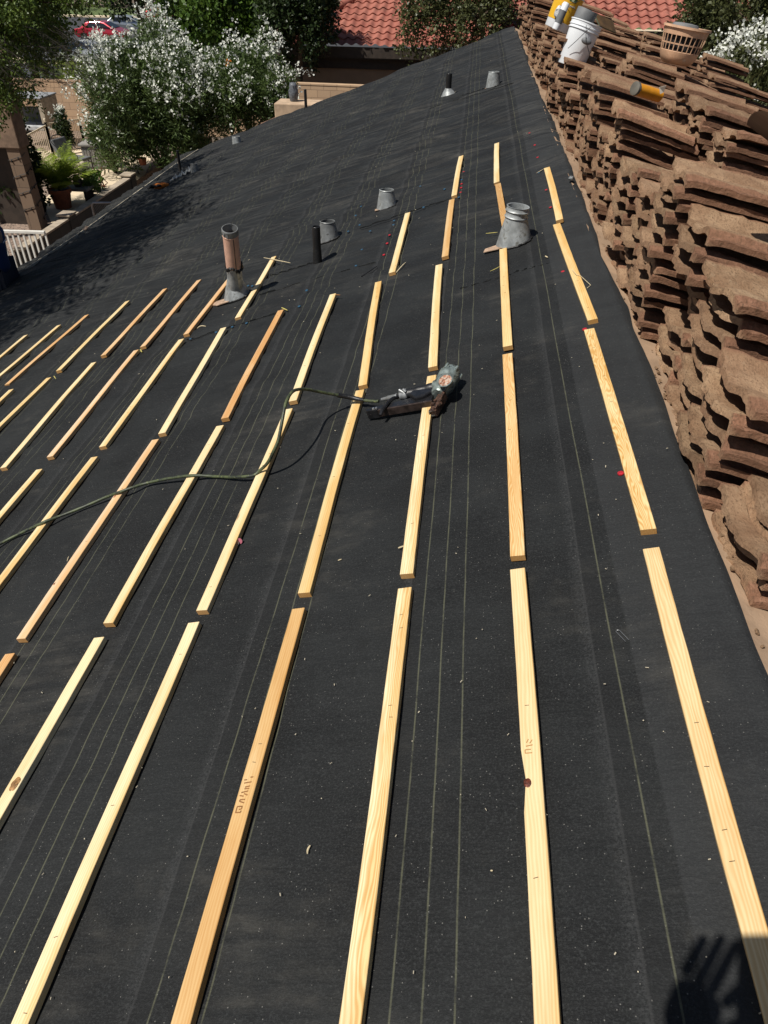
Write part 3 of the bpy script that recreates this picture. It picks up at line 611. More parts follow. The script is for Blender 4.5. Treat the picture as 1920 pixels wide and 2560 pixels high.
def cone_vent(px, py, r0, r1, h, label, material, collar=False, flap=None, bent=False):
    c = roofpt(px, py); c0 = c + Vector((0, 0, -.006)); t = empty('cone_vent', c0, label, 'roof vent', 'open sheet metal roof vents')
    b = MB(); flare(b, (0, 0, 0), r0, r1, h); b.build('cone', material, t, smooth=40)
    b = MB()
    if collar:
        M = Matrix.Translation((0, 0, h - .004)) @ Matrix.Rotation(.06, 4, 'Y')
        b.lathe([(r1 + .005, -.012), (r1 + .009, -.006), (r1 + .004, 0), (r1 + .004, .020), (r1 + .010, .025), (r1 + .005, .030), (r1 + .003, .046), (r1 + .006, .048), (r1 - .002, .048), (r1 - .004, .0), (r1 - .004, -.03)], 40, M)
        b.build('collar', GALV, t, smooth=40)
        b = MB(); b.lathe([(.0, -.0), (r1 * .9, 0)], 30, Matrix.Translation((0, 0, .02))); b.build('inner_throat', GALVD, t)
    else:
        b.lathe([(r1 + .001, -.004), (r1 + .004, .002), (r1 + .001, .006)], 30, Matrix.Translation((0, 0, h - .001))); b.build('rim', material, t, smooth=True)
    # ring of black cement where the cone meets the felt
    b = MB(); n = 46; pts = []
    for k in range(n + 1):
        a = 2 * PI * k / n; r = r0 * 1.03 + .004 * math.sin(k * 5.1) + .003 * math.sin(k * 2.3); x, y = r * math.cos(a) * 1.06, r * math.sin(a); pts.append((x, y, math.tan(TH) * x + .005))
    b.tube(pts, [.0045 + .003 * abs(math.sin(k * 1.9)) for k in range(n + 1)], 6, False); b.build('cement_bead', TAR, t, smooth=True)
    if flap:
        b = MB(); n = 10; q0 = []
        du, dv = flap  # extends down the slope
        poly = [(-r0 * .2, -r0 * .75), (-r0 * .95, -r0 * .75), (-r0 * .95 - dv, -r0 * .62), (-r0 * 1.02 - dv * .8, -r0 * .1), (-r0 * .75, r0 * .1)]
        b.add([(x, y, math.tan(TH) * x + .012) for x, y in poly] + [(x, y, math.tan(TH) * x + .008) for x, y in poly], [tuple(range(5)), tuple(range(9, 4, -1))] + [(i, (i + 1) % 5, 5 + (i + 1) % 5, 5 + i) for i in range(5)])
        b.build('flange', TANPL, t)
    return t
cone_vent(1283, 604, .089, .056, .150, 'large galvanised cone vent with a collar between the ridge battens', GALV, True, (.0, .075))
cone_vent(966, 516, .073, .053, .125, 'plain grey cone vent beyond the third group of battens', GALV, flap=(0, .015))
cone_vent(820, 597, .076, .053, .130, 'dull grey cone vent directly behind the black pipe', GALVD, flap=(0, .015))
cone_vent(1232, 215, .080, .062, .150, 'far cone vent near the ridge at the top of the roof', GALV, flap=(0, .015))
cone_vent(592, 359, .074, .064, .115, 'small cone vent near the far gable edge', GALV, flap=(0, .015))
cone_vent(487, 430, .062, .048, .125, 'grey cone vent near the eave beside silver scrap', GALVD)
def stub_pipe(px, py, r, h, label, material=ABS, foot=None, skirt=False):
    c = roofpt(px, py); t = empty('vent_pipe', c + Vector((0, 0, -.02)), label, 'vent pipe', 'straight plumbing vent pipes')
    b = MB(); b.lathe([(r, 0), (r, h + .018), (r - .0015, h + .02), (r - .005, h + .02), (r - .006, h + .016), (r - .006, h - .12)], 24); b.build('pipe', material, t, smooth=True)
    if foot: b = MB(); b.lathe([(r * 1.18, 0), (r * 1.12, foot * .5), (r * 1.02, foot)], 20); b.build('tarred_foot', TAR, t, smooth=True)
    if skirt:
        b = MB(); flare(b, (0, 0, .02), r * 2.3, r * 1.15, r * 2.2, 24, .002); b.build('flashing_cone', GALV, t, smooth=40)
        b = MB(); b.m = 0; b.add([(-.02, -.10, .018), (-.17, -.09, -.035), (-.18, -.03, -.038), (-.03, -.02, .016)], [(0, 1, 2, 3)]); b.build('flashing_tongue', TANPL, t)
    return t
stub_pipe(794, 655, .0272, .235, 'black vent pipe standing in front of a dull cone vent', foot=.11)
stub_pipe(1120, 238, .036, .235, 'black vent pipe with grey skirt near the top of the roof', skirt=True)
stub_pipe(451, 427, .022, .30, 'thin dark vent pipe close to the eave', foot=.05)
stub_pipe(765, 270, .026, .30, 'black vent pipe standing at the far gable edge', foot=.04)
# tall flue
bp = roofpt(592, 742); tp = Vector((-1.822, 4.36, -.135)); ax = (tp - bp); Lf = ax.length; Mf = Matrix.Translation(bp) @ ax.to_track_quat('Z', 'Y').to_matrix().to_4x4()
t = empty('flue_pipe', bp, 'tall flue pipe, upper half faded pink and lower half bare steel', 'flue pipe')
def lm(o): o.matrix_world = Mf; return o
def pw(o, M):
    bpy.context.view_layer.update(); o.matrix_parent_inverse = t.matrix_world.inverted(); o.matrix_world = M
R_ = .049
b = MB(); b.lathe([(R_, .02), (R_ * .99, Lf * .47)], 36); b.beam((0.012, -R_ - .001, .05), (.012, -R_ - .001, Lf * .47), .006, .003, (0, 1, 0)); pw(b.build('lower_pipe', GALV, t, smooth=40), Mf)
b = MB(); b.lathe([(R_ * .985, Lf * .46), (R_ * .985, Lf * .90), (R_ * 1.03, Lf * .905), (R_ * 1.03, Lf * .915), (R_ * .985, Lf * .92)], 36); b.m = 1; b.beam((.012, -R_ - .0005, Lf * .46), (.012, -R_ - .0005, Lf * .91), .004, .003, (0, 1, 0)); pw(b.build('painted_pipe', [PINKP, TAR], t, smooth=40), Mf)
b = MB(); b.lathe([(R_ * .97, Lf * .915), (R_ * .99, Lf * .96), (R_ * 1.03, Lf * .965), (R_ * 1.03, Lf * .995), (R_ * 1.0, Lf), (R_ * .93, Lf), (R_ * .92, Lf * .8)], 36)
for k in range(12):
    a = 2 * PI * k / 12; b.beam((R_ * 1.0 * math.cos(a), R_ * 1.0 * math.sin(a), Lf * .925), (R_ * 1.0 * math.cos(a), R_ * 1.0 * math.sin(a), Lf * .965), .014, .004, (math.cos(a), math.sin(a), 0))
pw(b.build('crimped_top', GALVD, t, smooth=40), Mf)
b = MB(); n = 40; pts = []
for k in range(n + 1):
    a = 2 * PI * k / n; pts.append((R_ * 1.01 * math.cos(a), R_ * 1.01 * math.sin(a), Lf * .47 + .016 * math.sin(a * 3 + 1) + .008 * math.sin(k * 2.7)))
b.tube(pts, [.006 + .004 * abs(math.sin(k * 1.7)) for k in range(n + 1)], 6, False); pw(b.build('soot_band', TAR, t, smooth=True), Mf)
b = MB(); flare(b, (0, 0, -.004), .085, .051, .125, 40, .003); b.build('flashing_cone', GALV, t, smooth=40)
b = MB(); n = 50; pts = [(.088 * math.cos(2 * PI * k / n) * 1.06, .088 * math.sin(2 * PI * k / n), math.tan(TH) * .093 * math.cos(2 * PI * k / n) + .002 + .003 * math.sin(k * 3.3)) for k in range(n + 1)]
b.tube(pts, [.004 + .003 * abs(math.sin(k * 2.1)) for k in range(n + 1)], 6, False); b.build('cement_bead', TAR, t, smooth=True)
b = MB(); poly = [(-.03, -.085), (-.11, -.10), (-.165, -.055), (-.14, -.01), (-.07, .0)]
b.add([(x, y, math.tan(TH) * x + .012) for x, y in poly] + [(x, y, math.tan(TH) * x + .007) for x, y in poly], [tuple(range(5)), tuple(range(9, 4, -1))] + [(i, (i + 1) % 5, 5 + (i + 1) % 5, 5 + i) for i in range(5)]); b.build('flange', TANPL, t)
# silver scrap of flashing by the eave
c = roofpt(450, 443); b = MB()
for i in range(9):
    x = -.16 + i * .04; b.add([(x, -.05 + .02 * math.sin(i), .01 + .03 * (i % 2)), (x + .04, -.04, .01 + .03 * ((i + 1) % 2)), (x + .05, .05, .02 + .02 * (i % 3)), (x + .01, .06, .012)], [(0, 1, 2, 3)])
o = b.build('flashing_scrap', SILVER, smooth=False); o.location = c; o.rotation_euler = (0, -TH, .75); tag(o, 'crumpled silver flashing scrap lying near the eave', 'metal scrap')
so_ = o.modifiers.new('s', 'SOLIDIFY'); so_.thickness = .004

# ================================================================== nail gun and hose (gun lies on its side across a batten)
def nz(x, y): return (850 + x / 3.318, 850 + y / 3.318)
def rp(px, py, n): v, u_ = on_roof(px, py, n); return Vector((v, u_, n))
def nzp(x, y, n): return rp(*nz(x, y), n)
gun = empty('nail_gun', (0, 0, 0), 'grey green pneumatic nail gun lying on its side across a batten', 'nail gun', M=ROOFM @ Matrix.Translation(nzp(740, 470, .0)))
GO = nzp(740, 470, .0); g = lambda x, y, n: nzp(x, y, n) - GO
def gm(b, name, m, **k): return b.build(name, m, gun, **k)
b = MB(); b.m = 0
A, B_ = g(815, 455, .045), g(930, 262, .062); axd = (B_ - A); q = axd.to_track_quat('Z', 'Y').to_matrix().to_4x4(); M = Matrix.Translation(A) @ q; LB = axd.length
b.lathe([(.0, -.002), (.026, -.002), (.031, .006), (.033, LB * .25), (.040, LB * .36), (.041, LB * .62), (.0425, LB * .64), (.0425, LB * .80), (.040, LB * .84), (.038, LB * .95), (.030, LB * 1.06), (.014, LB * 1.12), (0, LB * 1.125)], 40, M)
gm(b, 'head', GUNM, smooth=38)
b = MB(); b.ell((0, 0, 0), (.026, .034, .004), 26, 6); o = gm(b, 'sticker', STICK, smooth=True); cpt = g(872, 335, .098)
nrm = Vector((-.08, -.18, 1)).normalized(); o.matrix_local = Matrix.Translation(cpt) @ nrm.to_track_quat('Z', 'Y').to_matrix().to_4x4() @ Matrix.Rotation(.5, 4, 'Z')
b = MB(); b.lathe([(.030, -.0035), (.0335, -.002), (.0345, .002), (.030, .003)], 30); o = gm(b, 'sticker_rim', GUNM, smooth=True); o.matrix_local = Matrix.Translation(cpt - nrm * .002) @ nrm.to_track_quat('Z', 'Y').to_matrix().to_4x4() @ Matrix.Rotation(.5, 4, 'Z') @ Matrix.Diagonal((.86, 1.08, 1, 1))
b = MB()
for k in range(6):
    a = k * PI / 3 + .4; b.tube([M @ Vector((.040 * math.cos(a), .040 * math.sin(a), LB * .78)), M @ Vector((.040 * math.cos(a), .040 * math.sin(a), LB * .99))], .0055, 8)
gm(b, 'cap_bolts', GUNM, smooth=40)
# handle
b = MB(); h0, h1 = g(775, 395, .052), g(560, 448, .046)
b.tube([h0 + (h1 - h0) * f for f in (-.25, -.05, 0)], [.030, .026, .0205], 20); gm(b, 'handle_neck', GUNM, smooth=40)
b = MB(); pts = [h0 + (h1 - h0) * f for f in np.linspace(0, 1, 14)]; b.tube(pts, [.0195 + .0012 * math.sin(i * 1.1) for i in range(14)], 22); gm(b, 'grip', BLACKR, smooth=40)
h2, h3 = g(500, 462, .044), g(470, 470, .042)
b = MB(); b.tube([h1, h1 + (h2 - h1) * .15, h1 + (h2 - h1) * .3, h2], [.0195, .023, .023, .017], 18); b.tube([g(535, 440, .058), g(490, 415, .070)], [.008, .006], 10); b.tube([g(545, 430, .064), g(520, 408, .075)], [.006, .006], 10); gm(b, 'handle_end', SILVER, smooth=40)
b = MB(); f0, f1, f2 = g(478, 466, .044), g(400, 482, .038), g(345, 494, .034)
b.tube([f0, f0 + (f1 - f0) * .1, f0 + (f1 - f0) * .11, f1, f1 + (f2 - f1) * .1, f2], [.012, .012, .010, .010, .008, .0065], 14); gm(b, 'air_fitting', SILVER, smooth=40)
# magazine
m0, m1 = g(735, 535, .030), g(232, 618, .026)
b = MB(); up = Vector((0, 0, 1)); d = (m1 - m0).normalized(); sd = Vector((d.y, -d.x, 0))
if sd.y < 0: sd = -sd
def quadprism(P, t0, t1): # P in (along, side)
    vs = []
    for tt in (t0, t1): vs += [m0 + d * a + sd * s_ + up * (tt - .028) for a, s_ in P]
    n = len(P); b.add(vs, [tuple(range(n))[::-1], tuple(range(n, 2 * n))] + [(i, (i + 1) % n, n + (i + 1) % n, n + i) for i in range(n)])
LM = (m1 - m0).length
quadprism([(-.015, .0), (LM * .86, -.004), (LM * .99, -.003), (LM * 1.0, .012), (LM * .93, .022), (LM * .55, .034), (LM * .12, .052), (-.015, .056)], .016, .046); gm(b, 'magazine', BLACKM, bevel=.003)
b = MB(); quadprism([(-.02, -.009), (LM * .86, -.011), (LM * .86, -.0035), (-.02, .0005)], .014, .046); gm(b, 'magazine_rail', mat('brown_stained_rail', (.05, .035, .03), .45, .4, var=.5, vs=40), bevel=.0015)
b = MB(); quadprism([(LM * .80, -.012), (LM * 1.0, -.010), (LM * 1.01, .010), (LM * .88, .004)], .010, .0500); gm(b, 'magazine_end', BLACKM, bevel=.003)
b = MB()
for a in (.82, .87):
    c_ = m0 + d * LM * a + sd * -.006 + up * .024; b.lathe([(0, .004), (.0042, .004), (.005, .001), (.005, -.002)], 14, Matrix.Translation(c_))
gm(b, 'screw', STEEL, smooth=True)
b = MB(); quadprism([(.01, .02), (.05, .012), (.085, .05), (.07, .075), (.01, .07), (-.03, .06)], .040, .062); gm(b, 'magazine_housing', BLACKM, bevel=.006)
b = MB(); c0 = g(505, 462, .040); pp = [c0, g(440, 485, .046), g(395, 520, .054), g(350, 585, .052), g(335, 625, .044)]; b.tube(pp, [.0065, .008, .0085, .008, .006], 8); gm(b, 'magazine_bracket', BLACKM, smooth=40)
# nose
b = MB(); rn = random.Random(3); n0, n1 = g(850, 470, .038), g(775, 605, .026); dn = n1 - n0
b.beam(n0, n1 + dn * .05, .030, .026); b.beam(n0 + Vector((.012, 0, .006)), n1 + Vector((.010, 0, .004)), .012, .034)
for k in range(14):
    f = rn.random(); c_ = n0 + dn * f + Vector((rn.uniform(-.018, .022), rn.uniform(-.008, .008), rn.uniform(-.006, .022))); b.box(-rn.uniform(.003, .008), rn.uniform(.003, .008), -rn.uniform(.003, .010), rn.uniform(.003, .009), -.004, .005, Matrix.Translation(c_) @ Matrix.Rotation(rn.random() * 3, 4, 'Z') @ Matrix.Rotation(rn.uniform(-.6, .6), 4, 'X'))
gm(b, 'nose', RUST, bevel=.0012)
b = MB(); c_ = n1; b.box(-.016, .014, -.006, .010, -.012, -.006, Matrix.Translation(c_)); b.box(-.016, -.012, -.006, .010, -.012, .010, Matrix.Translation(c_)); b.box(.010, .014, -.006, .010, -.012, .010, Matrix.Translation(c_)); b.box(-.016, .014, -.006, .010, .008, .012, Matrix.Translation(c_)); gm(b, 'contact_foot', mat('worn_nose_steel', (.16, .15, .13), .5, .6, var=.5, vs=70), bevel=.001)
b = MB(); b.tube([g(700, 470, .030), g(660, 450, .040), g(640, 425, .046)], [.006, .0055, .005], 8); gm(b, 'trigger', BLACKM, smooth=True)
# hose
hz = [(947, 1003, .034), (930, 1003, .034), (899, 999, .040), (870, 992, .060), (839, 987, .088), (801, 980, .132), (770, 974, .173), (750, 973, .198), (733, 978, .222), (720, 995, .228), (712, 1018, .215), (706, 1049, .188), (701, 1076, .160), (695, 1103, .130), (683, 1130, .100), (669, 1157, .062), (650, 1176, .036), (635, 1188, .027), (608, 1192, .026), (579, 1193, .020), (555, 1192, .013), (532, 1191, .013), (505, 1189, .022), (478, 1189, .030), (450, 1192, .030), (424, 1196, .026), (370, 1207, .020), (328, 1220, .031), (300, 1230, .032), (270, 1241, .020), (212, 1266, .014), (154, 1289, .020), (120, 1301, .031), (104, 1308, .031), (60, 1329, .018), (20, 1349, .012), (-40, 1380, .020), (-110, 1415, .014)]
hose = empty('air_hose', (0, 0, 0), 'thin green air hose snaking from the nail gun across the battens', 'hose', M=ROOFM)
hp = [rp(x, y, n) for x, y, n in hz]
def smooth_curve(P, k=6):
    out = []
    for i in range(len(P) - 1):
        p0, p1, p2, p3 = P[max(i - 1, 0)], P[i], P[i + 1], P[min(i + 2, len(P) - 1)]
        for j in range(k):
            t_ = j / k; out.append(.5 * ((2 * p1) + (p2 - p0) * t_ + (2 * p0 - 5 * p1 + 4 * p2 - p3) * t_ ** 2 + (3 * p1 - p0 - 3 * p2 + p3) * t_ ** 3))
    return out + [P[-1]]
b = MB(); b.tube(smooth_curve(hp, 6), .0062, 12); b.build('tube', HOSE, hose, smooth=True)
b = MB(); seg = smooth_curve(hp, 6)[10:24]; b.tube(seg, [.0095 + .0009 * (i % 2) for i in range(len(seg))], 12); b.build('tape_wrap', BLACKR, hose, smooth=50)

# ================================================================== small things on the felt
def rz(r, x, y):
    a, b_, s = {'R1': (0, 640, 2.592), 'R2': (600, 640, 2.592), 'R3': (0, 1100, 2.592), 'R4': (600, 1100, 2.592), 'R5': (1200, 1100, 2.592), 'R6': (0, 1740, 1.728), 'R7': (960, 1740, 1.728), 'z8': (1280, 300, 2.592), 'z7': (900, 150, 2.860), 'z6': (400, 400, 2.9625)}[r]
    return (a + x / s, b_ + y / s)
def cap_nail(px, py, m, label, group):
    v, u_ = on_roof(px, py, .004); b = MB(); b.lathe([(0, .0022), (.0035, .0024), (.004, .0016), (.0085, .0012), (.0092, 0), (.0092, -.003)], 18)
    o = b.build('cap_nail', m, smooth=50); o.matrix_world = ROOFM @ Matrix.Translation((v, u_, .009)) @ Matrix.Rotation(random.uniform(-.12, .12), 4, 'X'); tag(o, label, 'cap nail', group); return o
RG = 'round red cap nails in the felt'; BG = 'round blue cap nails in the felt'
cap_nail(*rz('R5', 912, 222), REDP, 'red cap nail tucked against the bold grained batten', RG)
cap_nail(*rz('z8', 472, 1362), REDP, 'red cap nail at the gap below the second ridge side batten', RG)
cap_nail(*rz('z8', 330, 988), REDP, 'red cap nail alone left of the curled splinter batten', RG)
for x, y in ((250, 570), (222, 456)): cap_nail(*rz('z8', x, y), REDP, 'red cap nail beside the farthest ridge side batten', RG)
for x, y in ((1212, 525), (1250, 612), (1270, 700)): cap_nail(*rz('z7', x, y), REDP, 'distant red cap nail on the ridge sheet above the last batten', RG)
for x, y in ((172, 1397), (195, 1315), (212, 1255)): cap_nail(*rz('z7', x, y), REDP, 'red cap nail left of the cream batten beside the cone vent', RG)
for x, y in ((720, 950), (724, 917), (727, 889), (742, 803)): cap_nail(*rz('z7', x, y), REDP, 'red cap nail right of the farthest third line batten', RG)
for x, y in ((418, 1280), (537, 1240), (643, 1212), (228, 1328)): cap_nail(*rz('z6', x, y), BLUEP, 'blue cap nail in the row below the tall flue', BG)
for x, y in ((1033, 1088), (1088, 970)): cap_nail(*rz('z6', x, y), BLUEP, 'blue cap nail between the flue and the black pipe', BG)
for x, y in ((655, 935), (685, 937)): cap_nail(*rz('z6', x, y), BLUEP, 'blue cap nail right beside the tall flue', BG)
for x, y in ((1497, 667), (1558, 530), (1395, 532), (1480, 485), (1450, 415), (1490, 347), (1453, 787)): cap_nail(*rz('z6', x, y), BLUEP, 'blue cap nail right of the black pipe', BG)
for x, y in ((245, 1152), (240, 1182), (455, 1057), (432, 906), (605, 927), (728, 860), (707, 985), (1280, 810)): cap_nail(*rz('z7', x, y), BLUEP, 'blue cap nail in the upper field of felt', BG)
def splinter(px1, py1, px2, py2, w, label, m=SPLINT, n0=.008, arch=0.0, kink=None, name='wood_splinter'):
    a = rp(px1, py1, n0); c = rp(px2, py2, n0); b = MB(); pts = []
    for i in range(7):
        f = i / 6; p = a.lerp(c, f); p.z += arch * math.sin(PI * f); 
        if kink: p += (c - a).cross(Vector((0, 0, 1))) * kink * math.sin(PI * f)
        pts.append(p - a)
    b.tube(pts, [w * (.35 + .65 * math.sin(PI * (.12 + .8 * i / 6))) for i in range(7)], 5)
    o = b.build(name, m); o.matrix_world = ROOFM @ Matrix.Translation(a); tag(o, label, 'wood splinter' if 'wood' in name else 'wire'); return o
splinter(*rz('z6', 768, 723), *rz('z6', 966, 762), .003, 'long thin splinter lying across the top of the batten by the flue', n0=.03)
splinter(*rz('z6', 592, 792), *rz('z6', 665, 735), .003, 'pale splinter just right of the flue pipe')
splinter(*rz('z6', 275, 1247), *rz('z6', 340, 1232), .003, 'pale splinter left below the flue flange', arch=.01)
splinter(*rz('R1', 920, 622), *rz('R1', 908, 605), .005, 'yellow chip at the batten gap left of the flue', SPLINTG)
splinter(*rz('R1', 350, 778), *rz('R1', 363, 798), .004, 'yellow chip at the batten gap far left', SPLINTG)
splinter(*rz('R2', 270, 335), *rz('R2', 308, 352), .004, 'yellow sliver at the head of the reddish batten', SPLINTG, n0=.012)
splinter(*rz('R2', 615, 250), *rz('R2', 650, 253), .003, 'small tan sliver at the head of a cream batten', INK, n0=.02)
splinter(*rz('R2', 1010, 110), *rz('R2', 1075, 42), .003, 'forked pale splinter beside the fourth line batten', arch=.01, kink=.08)
splinter(*rz('R4', 1025, 700), *rz('R4', 1062, 686), .0025, 'thin splinter touching the left edge of a third line batten', n0=.014)
splinter(*rz('R4', 635, 780), *rz('R4', 658, 772), .0018, 'short pale splinter in open felt between two battens', n0=.006)
splinter(*rz('R6', 1340, 645), *rz('R6', 1328, 682), .0020, 'tick shaped pale splinter in the near felt', n0=.007, kink=.12)
splinter(*rz('R3', 435, 785), *rz('R3', 445, 755), .0018, 'tiny splinter between far left battens', n0=.007)
splinter(*rz('R7', 460, 754), *rz('R7', 470, 754), .0014, 'tiny white splinter beside the knotted batten', n0=.007)
splinter(*rz('z7', 900, 1240), *rz('z7', 985, 1232), .002, 'thin yellow sliver left of the wide cone vent', SPLINTG, n0=.02)
splinter(*rz('z7', 930, 1510), *rz('z7', 1000, 1475), .002, 'thin yellow sliver left of the batten below the wide cone vent', SPLINTG, n0=.02, kink=.06)
splinter(*rz('z7', 1262, 808), *rz('z7', 1320, 775), .002, 'thin sliver at the head of the farthest ridge side batten', n0=.018)
splinter(*rz('z8', 215, 882), *rz('z8', 232, 890), .0035, 'small cream chip on the felt near the ridge sheet edge', n0=.009)
# curled splinter of 1.2
b = MB(); P0 = rp(*rz('z8', 385, 968), .024); pts = [P0, rp(*rz('z8', 415, 1000), .03), rp(*rz('z8', 445, 1010), .026), rp(*rz('z8', 510, 1070), .012), rp(*rz('z8', 485, 1090), .010)]
b.tube([p - P0 for p in pts], .0013, 5); o = b.build('wood_splinter', SPLINT); o.matrix_world = ROOFM @ Matrix.Translation(P0); tag(o, 'bent pale splinter sticking out from the second ridge side batten', 'wood splinter')
b = MB(); pts = [rp(*rz('R5', x, y), .008) for x, y in ((943, 1306), (880, 1240), (888, 1232), (902, 1231), (966, 1296))]; P0 = pts[0]; b.tube([p - P0 for p in pts], .0006, 5); o = b.build('wire_staple', STEEL); o.matrix_world = ROOFM @ Matrix.Translation(P0); tag(o, 'long thin wire staple lying on the near felt', 'staple')
b = MB(); c = rp(*rz('R3', 1553, 655), .012); b.tube([(0, 0, 0), (-.004, -.022, -.004)], .0011, 6); b.m = 1; b.lathe([(0, .002), (.010, .001), (.010, -.001)], 14, Matrix.Rotation(1.1, 4, 'X')); o = b.build('loose_nail', [STEEL, mat('pink_plastic', (.42, .12, .16), .5)]); o.matrix_world = ROOFM @ Matrix.Translation(c); tag(o, 'loose pink capped nail leaning on a fifth line batten', 'nail')
b = MB(); pts = [rp(*rz('z6', 1490, 865), .008), rp(*rz('z6', 1605, 788), .010)]; P0 = pts[0]; b.tube([p - P0 for p in pts], .0028, 6); o = b.build('dark_nail', BLACKM); o.matrix_world = ROOFM @ Matrix.Translation(P0); tag(o, 'long dark spike lying on felt left of the fourth line batten', 'nail')
# crumbs of wood and grit: nobody could count them
b = MB(); rc = random.Random(11)
for k in range(230):
    u_ = .3 + 12 * rc.random() ** 1.8; v_ = rc.uniform(-1.1 - u_ * .55, .26); 
    if v_ < -5.6: continue
    a = rc.random() * 6.28; l = rc.uniform(.0008, .0032) * (1 + u_ * .16); w = rc.uniform(.0004, .0009) * (1 + u_ * .2); z = .008 + .004 * min(1, u_ / 5)
    M = Matrix.Translation((v_, u_, z)) @ Matrix.Rotation(a, 4, 'Z') @ Matrix.Rotation(rc.uniform(-.3, .3), 4, 'Y'); b.box(-l, l, -w, w, -.0006, .0008, M)
o = b.build('wood_crumbs', mat('wood_crumb', (.45, .40, .30), .8, vs=30)); o.matrix_world = ROOFM; tag(o, 'fine wood crumbs and chips scattered over the dark felt', 'debris', kind='stuff')
# orange and black glove near the eave
c = roofpt(404, 471); gl = empty('work_glove', c, 'orange and black work glove lying on felt near the eave', 'glove', rot=(0, -TH, -.95))
b = MB(); b.ell((0, 0, .035), (.075, .13, .042), 20, 12, .08); b.build('palm', GLOVEO, gl, smooth=True)
b = MB()
for k in range(4):
    x = -.05 + k * .033; b.tube([(x, -.09, .03), (x * 1.15, -.15, .035 + .01 * (k % 2)), (x * 1.2, -.19, .02)], [.018, .017, .013], 8)
b.tube([(.06, -.02, .03), (.10, -.06, .035), (.10, -.11, .02)], [.018, .016, .012], 8); b.build('fingers', DARKF, gl, smooth=True)
b = MB(); b.ell((.0, .02, .066), (.04, .06, .016), 14, 8, .25); b.tube([(.0, .11, .03), (.0, .16, .025), (.02, .20, .02)], [.035, .032, .030], 12); b.build('cuff', DARKF, gl, smooth=True)

# ================================================================== things on the tile stacks
def wrap_text(txt, size, r, ang, z, mat_, parent, name, tilt=0.0, bold=.0):
    cu = bpy.data.curves.new('t', 'FONT'); cu.body = txt; cu.size = size; cu.align_x = 'CENTER'; cu.offset = bold; cu.resolution_u = 3
    to = bpy.data.objects.new('t', cu); COL.objects.link(to); bpy.context.view_layer.update()
    me = bpy.data.meshes.new_from_object(to.evaluated_get(bpy.context.evaluated_depsgraph_get())); bpy.data.objects.remove(to)
    bmx = bmesh.new(); bmx.from_mesh(me); bmesh.ops.subdivide_edges(bmx, edges=[e for e in bmx.edges if e.calc_length() > size * .3], cuts=2)
    for v in bmx.verts:
        x, y = v.co.x, v.co.y + v.co.x * tilt; a = ang + x / r; v.co = Vector((r * math.cos(a), r * math.sin(a), z + y))
    bmx.to_mesh(me); bmx.free(); me.name = name; return link(name, me, parent, [mat_])
def bucket(loc, rot, r0, r1, h, name_label, body, group='plastic pails'):
    t = empty('bucket', loc, name_label, 'bucket', rot=rot)
    b = MB(); b.lathe([(0, 0), (r0 * .97, 0), (r0, .006), (r1 * .985, h * .80), (r1 * 1.0, h * .80), (r1 * 1.055, h * .805), (r1 * 1.055, h * .825), (r1 * 1.0, h * .83), (r1, h * .87), (r1 * 1.05, h * .875), (r1 * 1.05, h * .893), (r1 * 1.01, h * .90), (r1 * 1.02, h * .97), (r1 * 1.06, h * .975), (r1 * 1.06, h), (r1 * .98, h), (r0 * .95, .012), (0, .012)], 48)
    b.build('body', body, t, smooth=40); return t
# where they stand (surveyed at their distance)
def perp(px, py, y): return at_y(px, py, y)
b1 = perp(1425, 166, 7.4); wb = bucket(b1, (-.10, .28, 0), .115, .130, .33, 'white plastic bucket holding a grey roll, sunk between tile stacks', WHITEP)
b = MB(); M = Matrix.Translation((-.035, .01, .33)) @ Matrix.Rotation(.06, 4, 'Y'); b.lathe([(.035, .08), (.087, .08), (.088, .078), (.088, 0), (.035, 0), (.035, .08)], 36, M)
o = b.build('material_roll', GREYT, smooth=40); bpy.context.view_layer.update(); o.matrix_world = wb.matrix_world.copy(); tag(o, 'grey roll of flashing sitting in the mouth of the white bucket', 'roll')
b = MB(); b.tube([(-.02, -.153, .30), (.02, -.19, .20), (.10, -.16, .12), (.13, -.09, .10)], .0025, 6); b.tube([(.02, -.155, .30), (-.05, -.165, .18), (-.09, -.13, .11)], .0025, 6); b.build('wire_handle', IRON, wb, smooth=True)
b = MB(); b.ell((.03, -.16, .20), (.045, .02, .025), 14, 8); b.build('hand_grip', GREYT, wb, smooth=True)
b2 = perp(1390, 74, 8.6); yb = bucket(b2, (-.06, .34, 0), .120, .14, .36, 'yellow and white cement bucket tipped on the far tile stacks', WHITEP)
b = MB(); n = 26
def shell(z0, z1, a0, a1, rr0, rr1, name, m):
    b = MB(); vs = []; fs = []
    for i in range(n + 1):
        a = a0 + (a1 - a0) * i / n; vs += [(rr0 * math.cos(a), rr0 * math.sin(a), z0), (rr1 * math.cos(a), rr1 * math.sin(a), z1)]
    for i in range(n): fs.append((2 * i, 2 * i + 2, 2 * i + 3, 2 * i + 1))
    b.add(vs, fs); return b.build(name, m, yb, smooth=True)
shell(.07, .288, PI * 1.02, PI * 2.0, .1255 + .0012, .1375 + .0012, 'yellow_label', YELP)
shell(.245, .28, -PI / 2 - .05, -PI / 2 + .5, .1362 + .0022, .1380 + .0022, 'green_label', mat('green_label', (.04, .10, .03), .5))
wrap_text('lk', .040, .1395, -PI / 2 + .2, .248, mat('pale_lettering', (.7, .72, .5), .5), yb, 'lettering', bold=.0006)
wrap_text('All Cement', .030, .1362, -PI / 2 + .05, .200, mat('white_lettering', (.78, .78, .72), .5), yb, 'lettering', .10, .0005)
